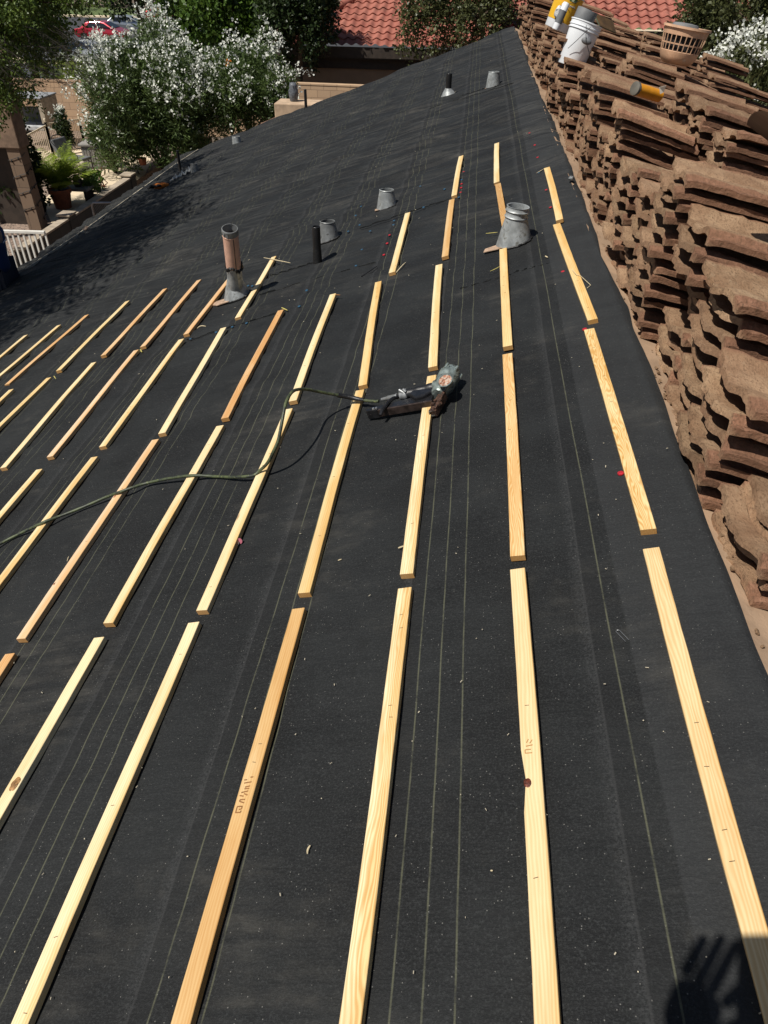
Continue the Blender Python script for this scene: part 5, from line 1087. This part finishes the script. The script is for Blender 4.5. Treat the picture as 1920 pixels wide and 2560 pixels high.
b.box(0, (B_ - A).x + .6, -.1, .5, -2.6, .02 + (c.z - A.z)); b.build('wall', mat('pale_ledge', (.50, .36, .24), .9, var=.2, vs=6, bs=.4), t, bevel=.02)
b = MB(); b.box(-.45, .02, -.12, .32, -.20, -.02, Matrix.Rotation(-.38, 4, 'Y')); b.build('loose_cap', mat('red_brown_tile', (.24, .13, .085), .85, var=.3), t, bevel=.01)

# ================================================================== neighbouring houses with clay tile roofs
def clay_roof(name, parent, P0, ex, ey, w, l, cols, courses, clip=None):
    """P0 eave corner, ex along eave, ey up the slope; rolled tiles with stepped courses"""
    ex, ey = Vector(ex).normalized(), Vector(ey).normalized(); nz_ = ex.cross(ey).normalized()
    nx, k = cols * 10, 5; xs = np.linspace(0, w, nx + 1); ys = []
    cl = l / courses
    for j in range(courses):
        for q in (0, .25, .6, .999): ys.append((j + q) * cl)
    ys = np.array(ys); X, Y = np.meshgrid(xs, ys, indexing='ij'); ph = (X / w * cols) % 1
    cr = np.floor(Y / cl); jit = hsh(np.floor(X / w * cols), cr, 3) - .5; roll = np.where(ph < .62, np.sin(ph / .62 * PI), -.28 * np.sin((ph - .62) / .38 * PI))
    fy = (Y / cl) % 1; Z = .055 * roll * (1 - .12 * fy) + .034 * (1 - fy) + .008 * jit
    Yn = Y + .03 * jit + np.where(fy < .01, -.02 * (roll > .2), 0); Pn = np.array(P0)[None, None] + X[..., None] * np.array(ex) + Yn[..., None] * np.array(ey) + Z[..., None] * np.array(nz_)
    ii = np.arange(X.size).reshape(X.shape); f = np.stack([ii[:-1, :-1], ii[1:, :-1], ii[1:, 1:], ii[:-1, 1:]], -1).reshape(-1, 4); v = Pn.reshape(-1, 3)
    if clip is not None:
        ok = clip(v); f = f[ok[f].all(1)]
    me = np_mesh(name, v, f, [CLAY], smooth=True); o = link(name, me, parent); return o
def hip_caps(parent, a, b_, r=.10, n=None):
    a, b_ = Vector(a), Vector(b_); L = (b_ - a).length; n = n or int(L / .36); d = (b_ - a) / n
    b = MB()
    for i in range(n): p = a + d * i; b.tube([p, p + d * .97], [r * 1.12, r * .88], 12)
    b.build('hip_cap', CLAY, parent, smooth=50)
def house2(label, ey0, z0, x0, x1, hipL, hipR, slope, name='neighbour_house'):
    t = empty(name, (x0, ey0, -4.6), label, 'house'); C0 = Vector((x0, ey0, -4.6)); rel = lambda v: Vector(v) - C0
    ea = Vector((0, math.cos(slope), math.sin(slope))); l = 7.0
    def clip(v):
        y = (v[:, 1] + C0.y - ey0); x = v[:, 0] + C0.x; ok = np.ones(len(v), bool)
        if hipL is not None: ok &= x > hipL[0] + y * hipL[1]
        if hipR is not None: ok &= x < hipR[0] + y * hipR[1]
        return ok
    clay_roof('roof', t, rel((x0, ey0, z0)), (1, 0, 0), ea, x1 - x0, l, int((x1 - x0) / .285), int(l / .37), clip)
    ts = math.tan(slope)
    if hipL is not None:
        top = l * math.cos(slope); A = rel((hipL[0], ey0, z0 + .05)); B_ = rel((hipL[0] + top * hipL[1], ey0 + top, z0 + .05 + top * ts)); hip_caps(t, A, B_, .11)
        # the slope on the far side of the hip
        b = MB(); D_ = rel((hipL[0] - .3, ey0 + 12, z0)); b.add([A, B_, B_ + Vector((0, 4, 0)), D_], [(0, 1, 2, 3)]); b.build('side_slope', CLAY, t)
    b = MB(); b.box(x0 - C0.x + (0 if hipL is None else hipL[0] - x0), x1 - C0.x, .02, .06, z0 + 4.6 - .30, z0 + 4.6 - .02); b.build('fascia', DBR, t)
    b = MB(); b.box((0 if hipL is None else hipL[0] - x0), x1 - x0, .06, .5, z0 + 4.6 - .34, z0 + 4.6 - .30); b.build('soffit', DBR, t)
    b = MB(); b.box(.1 + (0 if hipL is None else hipL[0] - x0), x1 - x0 - .1, .26, .40, z0 + 4.6 - .62, z0 + 4.6 - .30); b.build('frieze', DBR, t)
    b = MB(); b.box(.15 + (0 if hipL is None else hipL[0] - x0), x1 - x0 - .2, .34, .60, 0, z0 + 4.6 - .60); b.build('wall', STUCD, t)
    return t
e1 = at_y(900, 116, 25.5); xl = at_y(688, 112, 25.5).x; xt = at_y(930, 0, 28.9).x
h1 = house2('red clay tiled house with dark fascia beyond the roof', 25.5, e1.z, xl - .5, 3.2, (xl, (xt - xl) / 3.4), None, math.radians(20))
e2 = at_y(1600, 76, 24.5); x2 = at_y(1740, 76, 24.5).x
hl = at_y(1505, 50, 25.2); hr_ = at_y(1612, 0, 26.5)
h2 = house2('red clay tiled house behind the tile stacks at right', 24.5, e2.z, e2.x - 4.2, x2 + 5, None, None, math.radians(19))
C0 = Vector((e2.x - 4.2, 24.5, -4.6)); hip_caps(h2, at_y(1512, 48, 24.9) - C0 + Vector((0, 0, .0)), at_y(1625, -12, 27.6) - C0, .12)

# ================================================================== trees
def tree(base, crown, r, ncl, nl, leaf, m, label, seed, group='trees around the houses', asp=.35, clr=.4, trunk_r=.12, hollow=.3, drop=.4, nlimb=16, low=-1, extra=None, cat='tree', bark=BARK, name='tree', strands=0):
    rs = np.random.default_rng(seed); t = empty(name, base, label, cat, group); B0 = np.array(base); cc = clumps(np.array(crown) - B0, r, ncl, rs, hollow, low)
    if extra is not None: cc = np.concatenate([cc] + [clumps(np.array(e[0]) - B0, e[1], e[2], rs, .1) for e in extra])
    if strands:
        ex = []
        for i in rs.choice(len(cc), strands, replace=False):
            p = cc[i].copy()
            for k in range(rs.integers(3, 7)): p = p + np.array([rs.uniform(-.08, .08), rs.uniform(-.08, .08), -.22]); ex.append(p)
        cc = np.concatenate([cc, np.array(ex)])
    v, f = np_leaves(cc, nl, clr * (.6 + .8 * rs.random(len(cc))), leaf, rs, asp, drop, .1); link('foliage', np_mesh('foliage', v, f, [m], smooth=False), t)
    b = MB(); cr = np.array(crown) - B0; fork = cr * .45; fork[2] = max(cr[2] - r[2] * .8, cr[2] * .4)
    pts = [np.zeros(3), fork * .4 + rs.normal(size=3) * .06, fork * .75, fork]; b.tube(pts, [trunk_r, trunk_r * .85, trunk_r * .75, trunk_r * .7], 10); b.build('trunk', bark, t, smooth=True)
    b = MB(); limb_mesh(b, fork, [cc[i] for i in rs.choice(len(cc), nlimb, replace=False)], trunk_r * .45, rs, .9); b.build('limbs', bark, t, smooth=True)
    return t
G_ = 'trees around the houses'
def cy(px, py, y): v = at_y(px, py, y); return (v.x, v.y, v.z)
def radpx(n, y): return n * (y * 1.28) / F
# fine leaved tree filling the upper left
c = cy(60, 20, 14.0)
tree((c[0] - 2.6, 13.4, ZP), (c[0] - .5, c[1], c[2] + .15), (1.25, 1.3, 1.2), 240, 110, .060, L_MES, 'fine leaved desert tree with bare twigs at the upper left', 51, asp=.28, clr=.26, trunk_r=.10, nlimb=26, hollow=.2,
     extra=[((c[0] + .75, 14.3, c[2] + .25), (.5, .5, .4), 14), ((c[0] - .8, 13.6, c[2] - 1.2), (.6, .6, .5), 30)])
# bare dark twigs hanging before the yard wall
rs = np.random.default_rng(77); b = MB(); t0 = at_y(10, 100, 13.0)
for k in range(54):
    x = rs.uniform(-40, 190); y0 = rs.uniform(60, 190); p = at_y(x, y0, 13 + rs.uniform(-.5, .8)); pts = [p - t0]; d = Vector((rs.uniform(.02, .14), 0, -rs.uniform(.0, .07)))
    for i in range(7): pts.append(pts[-1] + d + Vector(rs.normal(size=3)) * .02); d.z -= .004
    b.tube(pts, [.006 * (1 - i / 9) for i in range(8)], 4, False)
    for i in range(2, 7):
        for q in range(3): e = Vector(rs.normal(size=3)) * .07; b.tube([pts[i], pts[i] + e], [.0028, .001], 3, False)
o = b.build('hanging_twigs', TWIG); o.location = t0; tag(o, 'mesh of bare dark twigs hanging before the back wall at left', 'twigs')
# the tree whose shade falls on the eave side of the roof (left of the picture)
def shade_from(v, u, t_): p = rw(v, u); return p - SUN * t_
sc = shade_from(-4.85, 7.9, 4.6)
tree((sc.x - 1.6, sc.y - .3, -4.6), tuple(sc), (1.25, 2.2, .75), 230, 100, .10, L_MES, 'feathery tree beside the eave shading the felt', 52, asp=.16, clr=.34, trunk_r=.13, hollow=.15, extra=[(tuple(shade_from(-5.0, 10.5, 4.2)), (.7, 1.6, .4), 40), (tuple(shade_from(-5.9, 6.4, 4.4)), (1.0, 1.5, .6), 90), (tuple(shade_from(-5.0, 5.2, 4.4)), (.8, .9, .4), 70), (tuple(shade_from(-5.4, 12.4, 4.0)), (.4, .9, .25), 14)])
# trees between yard and street
c = cy(45, 10, 34); tree((c[0], 34, gz(34)), c, (1.9, 1.8, 1.6), 110, 60, .15, L_MES, 'dense green tree behind the yard wall, far left', 53, clr=.6, trunk_r=.2, asp=.35, strands=20)
c = cy(330, -40, 40); tree((c[0] + .3, 40, gz(40)), (c[0], c[1], c[2] + 1.2), (2.2, 1.8, 1.5), 70, 50, .16, L_DRK, 'dark tree with a leaning trunk above the flowering bush', 54, clr=.6, trunk_r=.28, strands=24)
c = cy(590, 30, 27); tree((c[0] + .5, 27, -4.5), (c[0], c[1], c[2] + .6), (2.6, 1.8, 1.9), 230, 70, .13, L_BRI, 'bright hanging leaved tree above the smaller oleander', 55, clr=.36, trunk_r=.16, strands=70, asp=.35)
c = cy(755, 0, 24.95); tree((c[0] - .2, 24.95, -4.3), (c[0], c[1], c[2] + .3), (1.1, .8, .85), 130, 64, .10, L_DRK, 'dark drooping tree at the corner of the red tiled house', 56, clr=.26, trunk_r=.10, strands=46)
c = cy(1140, 5, 24.4); tree((c[0] + 1.2, 24.6, -4.4), (c[0] + .25, c[1], c[2] + .3), (2.0, .9, .8), 210, 46, .075, L_OLV, 'small leaved olive green tree before the red roof', 57, clr=.27, trunk_r=.10, strands=40, asp=.4)
c = cy(1860, 40, 20); tree((at_y(1845, 150, 20).x, 20, -4.6), (c[0] + .2, c[1], c[2] + .15), (1.75, 1.4, 1.25), 240, 72, .085, L_OLV, 'leafy green tree at the upper right behind the tiles', 58, clr=.3, trunk_r=.11, strands=60, asp=.35)
for k, (px, py, y, rr, hh) in enumerate(((230, -24, 114, 6, 4.0), (480, -30, 116, 6, 4), (690, -30, 104, 6, 5), (60, -40, 106, 7, 6), (1000, -40, 60, 5, 4), (1300, -30, 45, 3, 2.2))):
    c = cy(px, py, y); tree((c[0], y, gz(y)), (c[0], c[1], c[2] + .5), (rr, 3, hh), 90, 40, .26, (L_MES, L_DRK, L_OLV)[k % 3], ('broad', 'dark', 'pale', 'tall', 'round', 'small')[k] + ' background tree across the street, number ' + 'one two three four five six'.split()[k] + ' from the left', 60 + k, clr=1.0, trunk_r=.3, asp=.4, nlimb=8)

# ================================================================== street, shed, cars
sheet('road', [(-110, 60), (60, 60), (60, 96), (-110, 96)], -5.90, ASPH)
b = MB(); b.box(-110, 60, 58.4, 59.9, -6.1, -5.78); o = b.build('pavement', CONC); tag(o, kind='structure')
b = MB(); b.box(-110, 60, 96.1, 97.6, -6.1, -5.78); o = b.build('far_pavement', CONC); tag(o, kind='structure')
sheet('verge', [(-110, 97.8), (60, 97.8), (60, 112), (-110, 112)], -5.95, GRASSM)
sheet('parking_lot', [(-50, 40), (-3, 40), (-3, 58), (-50, 58)], -5.95, ASPH)
b = MB()
for k in range(8): b.box(-60 + k * 13, -57 + k * 13, 84, 84.14, -5.897, -5.89)
o = b.build('road_marking', WHT); tag(o, kind='structure')
A = at_y(108, 132, 33); B_ = at_y(300, 108, 33); zg = -5.4; t = empty('shed', (A.x, 33, zg), 'grey flat roofed shed behind the back wall', 'shed')
Lx = B_.x - A.x + 1.2; hz_ = at_y(200, 140, 33).z - zg
b = MB(); b.box(-.3, Lx, -.6, 4.5, hz_, hz_ + .14, Matrix.Rotation(0.0, 4, 'X')); b.box(-.32, Lx + .02, -.64, -.6, hz_ - .1, hz_ + .16); b.build('roof', mat('grey_metal_roof', (.33, .35, .37), .6, .2, var=.2, vs=1), t)
b = MB(); b.box(0, Lx - .3, 1.2, 1.4, 0, hz_); b.build('wall', DBR, t)
b = MB(); b.box(.6, 2.9, .2, .26, .3, hz_ - .25); b.build('door', mat('white_panel', (.55, .55, .56), .6, var=.1), t)
for k in range(4): b = MB(); b.box(k * Lx / 3.2, k * Lx / 3.2 + .12, -.3, -.18, 0, hz_); b.build('post', DBR, t)
wall((A.x + 1.5, 46), (B_.x + 4, 46), 1.5, 'low pale wall before the red car', -6.0, mat('pale_low_wall', (.45, .40, .32), .9))

def car(loc, yaw, paint, label, suv=False, L=4.6):
    t = empty('car', loc, label, 'car', 'cars parked along the street', rot=(0, 0, yaw)); W_ = .9; h1 = .95 if not suv else 1.08; h2 = 1.45 if not suv else 1.78; hl = L / 2
    if suv: side = [(-hl, .45), (-hl, h1 - .05), (-hl + .06, h1 + .05), (-hl + .35, h2 - .08), (-hl + .6, h2), (.35, h2), (.75, h2 - .1), (1.35, h1 + .06), (hl - .15, h1 - .1), (hl, h1 - .3), (hl, .42), (hl - .3, .3), (-hl + .3, .3)]
    else: side = [(-hl, .5), (-hl + .02, h1 - .08), (-hl + .6, h1 + .03), (-hl + 1.15, h2 - .08), (-hl + 1.5, h2), (.15, h2 + .02), (.55, h2 - .06), (1.35, h1 + .02), (hl - .25, h1 - .18), (hl, h1 - .38), (hl, .42), (hl - .3, .26), (-hl + .3, .26)]
    b = MB(); vs = []; n = len(side)
    for s_, w in ((-1, .80), (-1, 1), (1, 1), (1, .80)):
        for x, z in side:
            k = (z - h1) / (h2 - h1) if z > h1 + .02 else 0; ww = W_ * (1 - .24 * k) if w == 1 else W_ * (1 - .24 * k) - .05
            vs.append((x * (.99 if w != 1 else 1), s_ * (ww + (.05 if w != 1 else -.0)) * (1 if w == 1 else .985), z))
    # simple loft between two sides
    v2 = [vs[i] for i in range(n, 3 * n)]; b.add(v2, [tuple(range(n)), tuple(range(2 * n - 1, n - 1, -1))] + [(i, n + i, n + (i + 1) % n, (i + 1) % n) for i in range(n)]); b.build('body', paint, t, bevel=.06, seg=3)
    def win(name, pts3): b = MB(); m_ = len(pts3); b.add(pts3, [tuple(range(m_))]); o = b.build(name, GLASSM, t); s2 = o.modifiers.new('s', 'SOLIDIFY'); s2.thickness = .015; s2.offset = 0
    gz0, gz1 = h1 + .08, h2 - .12
    for s_ in (-1, 1):
        def sp(x, z): k = (z - h1) / (h2 - h1); return (x, s_ * (W_ * (1 - .24 * k) + .012), z)
        xs = ((-hl + .55, -hl + .75, -.45, -.45), (-.35, -.35, .55, 1.0)) if suv else ((-hl + 1.15, -hl + 1.45, -.25, -.25), (-.17, -.17, .45, 1.05))
        for a, b_, c_, d_ in xs: win('side_window', [sp(a, gz0), sp(b_, gz1), sp(c_, gz1), sp(d_, gz0)])
        for wx in (-hl + .85, hl - .85):
            rw_ = .36 if suv else .32; b = MB(); Mw = Matrix.Translation((wx, s_ * (W_ - .08), rw_)) @ Matrix.Rotation(PI / 2, 4, 'X'); b.lathe([(0, -.11), (rw_ * .9, -.11), (rw_, -.08), (rw_, .08), (rw_ * .9, .11), (0, .11)], 24, Mw); wh = b.build('tyre', TYRE, t, smooth=40)
            b = MB(); b.lathe([(0, -.005), (rw_ * .15, -.01), (rw_ * .62, .004), (rw_ * .64, -.01)], 20, Matrix.Translation((wx, s_ * (W_ + .035), rw_)) @ Matrix.Rotation(PI / 2 * -s_ * -1, 4, 'X')); b.build('rim', RIM, wh, smooth=40)
        b = MB(); b.box(hl - .12, hl + .01, s_ * .78 - .12, s_ * .78 + .1, h1 - .38, h1 - .24); b.build('headlight', LAMPW, t, bevel=.02); b = MB(); b.box(-hl - .015, -hl + .1, s_ * .78 - .12, s_ * .78 + .1, h1 - .28, h1 - .12); b.build('tail_light', LAMPR, t, bevel=.02)
    if suv: win('windscreen', [(.78, -.66, h2 - .14), (.78, .66, h2 - .14), (1.36, .74, h1 + .08), (1.36, -.74, h1 + .08)]); win('rear_window', [(-hl + .02, -.68, h1 + .12), (-hl + .02, .68, h1 + .12), (-hl + .30, .62, h2 - .14), (-hl + .30, -.62, h2 - .14)])
    else: win('windscreen', [(.60, -.62, h2 - .08), (.60, .62, h2 - .08), (1.33, .74, h1 + .06), (1.33, -.74, h1 + .06)]); win('rear_window', [(-hl + .64, -.72, h1 + .07), (-hl + .64, .72, h1 + .07), (-hl + 1.14, .62, h2 - .08), (-hl + 1.14, -.62, h2 - .08)])
RD = paint_mat('red_car_paint', (.42, .012, .03)); SV = paint_mat('silver_car_paint', (.42, .45, .48), .6); WHc = paint_mat('white_car_paint', (.72, .74, .76), .1); DGc = paint_mat('dark_car_paint', (.03, .035, .04)); BGc = paint_mat('beige_grey_car_paint', (.26, .26, .25), .5)
def road(px, py, z=-5.895): v = at_z(px, py, z); return (v.x, v.y, z)
car(road(262, 101), .02, RD, 'red sedan seen through branches, nearest the shed')
car(road(408, 60), .06, RD, 'second red sedan behind the top of the tall oleander')
car(road(318, 83), .3, SV, 'silver car half hidden by a dark trunk')
car(road(478, 104), .12, WHc, 'white sedan behind the white blossoms')
car(road(540, 100), .10, BGc, 'grey and silver off road car with alloy wheels', True)
car(road(448, 33), .15, SV, 'distant silver car in front of the van', False)
car(road(436, 20), .1, WHc, 'distant white van like car under the trees', True)
car(road(470, 45), .2, DGc, 'dark car parked beyond the white sedan', False)

# ================================================================== people
def skin_obj(name, V_, E, Rd, m, parent, sub=2, root=0, M=None):
    me = bpy.data.meshes.new(name); me.from_pydata(V_, E, []); me.materials.append(m); o = link(name, me, parent)
    o.modifiers.new('skin', 'SKIN'); sv = me.skin_vertices[0].data
    for i, r in enumerate(Rd): sv[i].radius = (r, r) if not isinstance(r, tuple) else r; sv[i].use_root = (i == root)
    o.modifiers[-1].use_smooth_shade = True; s_ = o.modifiers.new('sub', 'SUBSURF'); s_.levels = sub; s_.render_levels = sub
    return o
def hand(parent, wrist, palm_dir, fing_dir, thumb_dir, m, curl=.5, s=1.0, spread=.012, side=1, fan=None):
    """five tapered fingers, rooted inside a palm"""
    w = Vector(wrist); pd = Vector(palm_dir).normalized(); fd = Vector(fing_dir).normalized(); sd = fd.cross(pd).normalized() * side
    V_ = [w, w + fd * .045 * s, w + fd * .085 * s]; E = [(0, 1), (1, 2)]; R_ = [(.030, .026), (.040, .018), (.042, .014)]
    skin_obj('palm_part', V_, E, R_, m, parent)
    out = []
    for k, ln in enumerate((.070, .080, .075, .060)):
        o_ = w + fd * .075 * s + sd * (-.027 + k * .018) * s; V_ = [o_]; d = (fd + sd * (fan[k] if fan else (-1.5 + k) * spread * 8)).normalized()
        for j in range(3): d = (d + pd * curl * .38).normalized(); V_.append(V_[-1] + d * ln * s / 3 * (1.25 - .2 * j))
        skin_obj('finger', V_, [(0, 1), (1, 2), (2, 3)], [.0105, .0098, .0090, .0074], m, parent)
    o_ = w + fd * .03 * s - sd * .026 * s; V_ = [o_]; d = Vector(thumb_dir).normalized()
    for j in range(3): V_.append(V_[-1] + d * .026 * s); d = (d + fd * .25 + pd * .15).normalized()
    skin_obj('thumb', V_, [(0, 1), (1, 2), (2, 3)], [.013, .0115, .0105, .0085], m, parent)

# worker in navy shirt sitting at the eave, back to us
wv, wu = on_roof(10, 712)
wl = rw(wv, wu, .01); wk = empty('person', wl, 'person in navy t-shirt sitting at the eave with their back turned', 'person', rot=(0, 0, 1.75))
V_ = [(0, 0, .12), (0, .02, .26), (0, .0, .44), (0, -.02, .56), (0, -.01, .64), (0, .02, .74), (-.19, -.01, .53), (-.27, .06, .30), (-.20, .26, .22), (.19, -.01, .53), (.27, .06, .30), (.20, .26, .22), (-.10, .03, .10), (-.17, .42, .22), (-.15, .55, -.10), (.10, .03, .10), (.17, .42, .22), (.15, .55, -.10), (-.15, .68, -.12), (.15, .68, -.12), (0, .03, .82)]
E = [(0, 1), (1, 2), (2, 3), (3, 4), (4, 5), (3, 6), (6, 7), (7, 8), (3, 9), (9, 10), (10, 11), (0, 12), (12, 13), (13, 14), (0, 15), (15, 16), (16, 17), (14, 18), (17, 19), (5, 20)]
Rr = [.13, .13, .15, .12, .055, .085, .055, .042, .032, .055, .042, .032, .10, .065, .045, .10, .065, .045, .04, .04, .09]
skin_obj('body', V_, E, Rr, SKIN, wk)
V2_ = [(0, 0, .10), (0, .02, .24), (0, 0, .43), (0, -.02, .555), (-.195, -.01, .535), (-.25, .03, .38), (.195, -.01, .535), (.25, .03, .38), (0, -.01, .60)]
skin_obj('tshirt', V2_, [(0, 1), (1, 2), (2, 3), (3, 4), (4, 5), (3, 6), (6, 7), (3, 8)], [(.20, .155), (.185, .15), (.20, .155), (.15, .13), .080, .070, .080, .070, .062], SHIRT, wk)
V3_ = [(0, 0, .08), (-.10, .03, .08), (-.17, .42, .20), (-.15, .55, -.06), (.10, .03, .08), (.17, .42, .20), (.15, .55, -.06)]
skin_obj('trousers', V3_, [(0, 1), (1, 2), (2, 3), (0, 4), (4, 5), (5, 6)], [.17, .14, .085, .06, .14, .085, .06], JEANS, wk)
b = MB(); b.ell((0, .01, .80), (.088, .105, .10), 22, 12, .05); b.build('hair', HAIR, wk, smooth=True)
for sx in (-1, 1): b = MB(); b.ell((sx * .085, .03, .765), (.014, .022, .032), 10, 8); b.build('ear', SKIN, wk, smooth=True)
b = MB(); b.ell((0, .115, .765), (.014, .02, .026), 8, 6); b.build('nose', SKIN, wk, smooth=True)
b = MB(); b.box(-.06, .05, 0, .002, 0, .014, Matrix.Translation((.0, -.165, .47))); b.build('shirt_print', PRT, wk)

# the photographer, who stands behind the camera and throws the shadow at the lower right
X_, Y_, Z_ = Vector(T[:, 0]), -Vector(T[:, 1]), -Vector(T[:, 2])     # right, up, back of the phone
PH = Vector(CAM) + Z_ * .012 + X_ * .024 * -1 - Y_ * .050
ph = empty('smartphone', PH, 'black smartphone held out by the photographer', 'phone')
Mp = Matrix(((X_.x, Y_.x, Z_.x, PH.x), (X_.y, Y_.y, Z_.y, PH.y), (X_.z, Y_.z, Z_.z, PH.z), (0, 0, 0, 1)))
ph.matrix_world = Mp
b = MB(); b.box(-.038, .038, -.078, .078, -.004, .004); b.build('casing', PHONEM, ph, bevel=.006)
b = MB(); b.box(-.035, .035, -.074, .074, .0042, .0050); b.build('screen', GLASSM, ph)
pr = empty('person', rw(.02, -.42, 0), 'photographer standing behind the camera holding a phone', 'person')
pr0 = pr.location.copy()
FANSIDE = 1
def r_(v): return tuple(Vector(v) - pr0)
ft = rw(.02, -.42, 0); hd = Vector((ft.x + .02, -.30, ft.z + 1.50)); sh = Vector((ft.x, -.40, ft.z + 1.28)); hp_ = Vector((ft.x, -.44, ft.z + .82))
LW = PH - X_ * .138 - Y_ * .068 + Z_ * .02; RW = PH + X_ * .060 - Y_ * .115 + Z_ * .025
J = [hp_, hp_.lerp(sh, .5), sh, sh + Vector((0, .03, .10)), hd, hd + Vector((0, .03, .10)), sh + Vector((-.20, 0, -.02)), sh + Vector((-.30, .10, -.26)), LW, sh + Vector((.20, 0, -.02)), sh + Vector((.30, .16, -.20)), RW,
     hp_ + Vector((-.10, 0, -.05)), hp_ + Vector((-.13, .10, -.42)), rw(-.16, -.42, .06), hp_ + Vector((.10, 0, -.05)), hp_ + Vector((.13, .10, -.40)), rw(.19, -.42, .06), rw(-.16, -.24, .04), rw(.19, -.24, .04)]
E = [(0, 1), (1, 2), (2, 3), (3, 4), (4, 5), (2, 6), (6, 7), (7, 8), (2, 9), (9, 10), (10, 11), (0, 12), (12, 13), (13, 14), (0, 15), (15, 16), (16, 17), (14, 18), (17, 19)]
skin_obj('body', [r_(p) for p in J], E, [.14, .13, .13, .055, .085, .08, .055, .070, .052, .055, .042, .027, .10, .07, .05, .10, .07, .05, .04, .04], SKIN, pr)
K = [hp_ + Vector((0, 0, .0)), hp_.lerp(sh, .5), sh, J[6], J[6].lerp(J[7], .7), J[9], J[9].lerp(J[10], .7)]
skin_obj('tshirt', [r_(p) for p in K], [(0, 1), (1, 2), (2, 3), (3, 4), (2, 5), (5, 6)], [.17, .16, .155, .08, .068, .08, .068], mat('grey_tshirt', (.2, .2, .21), .9), pr)
K = [hp_, J[12], J[13], J[14] + Vector((0, 0, .05)), J[15], J[16], J[17] + Vector((0, 0, .05))]
skin_obj('trousers', [r_(p) for p in K], [(0, 1), (1, 2), (2, 3), (0, 4), (4, 5), (5, 6)], [.16, .12, .085, .065, .12, .085, .065], JEANS, pr)
b = MB(); hc = r_(hd + Vector((0, .0, .09))); b.ell(hc, (.095, .11, .10), 20, 12, .04); b.build('hair', HAIR, pr, smooth=True)
hand(pr, r_(LW), (Z_ * -.6 + X_ * .5), (Y_ * .88 + X_ * .42 + Z_ * .02), (X_ * .95 + Y_ * .25), SKIN, .18, s=1.1, side=FANSIDE, fan=(-.30, .0, .0, .0))
hand(pr, r_(RW), (-X_ * .9 + Z_ * .1), (Y_ * .9 + X_ * .08 + Z_ * .18), (-X_ * .3 + Y_ * .6 + Z_ * .7), SKIN, .12, side=-1)
print('built', len(bpy.data.objects))
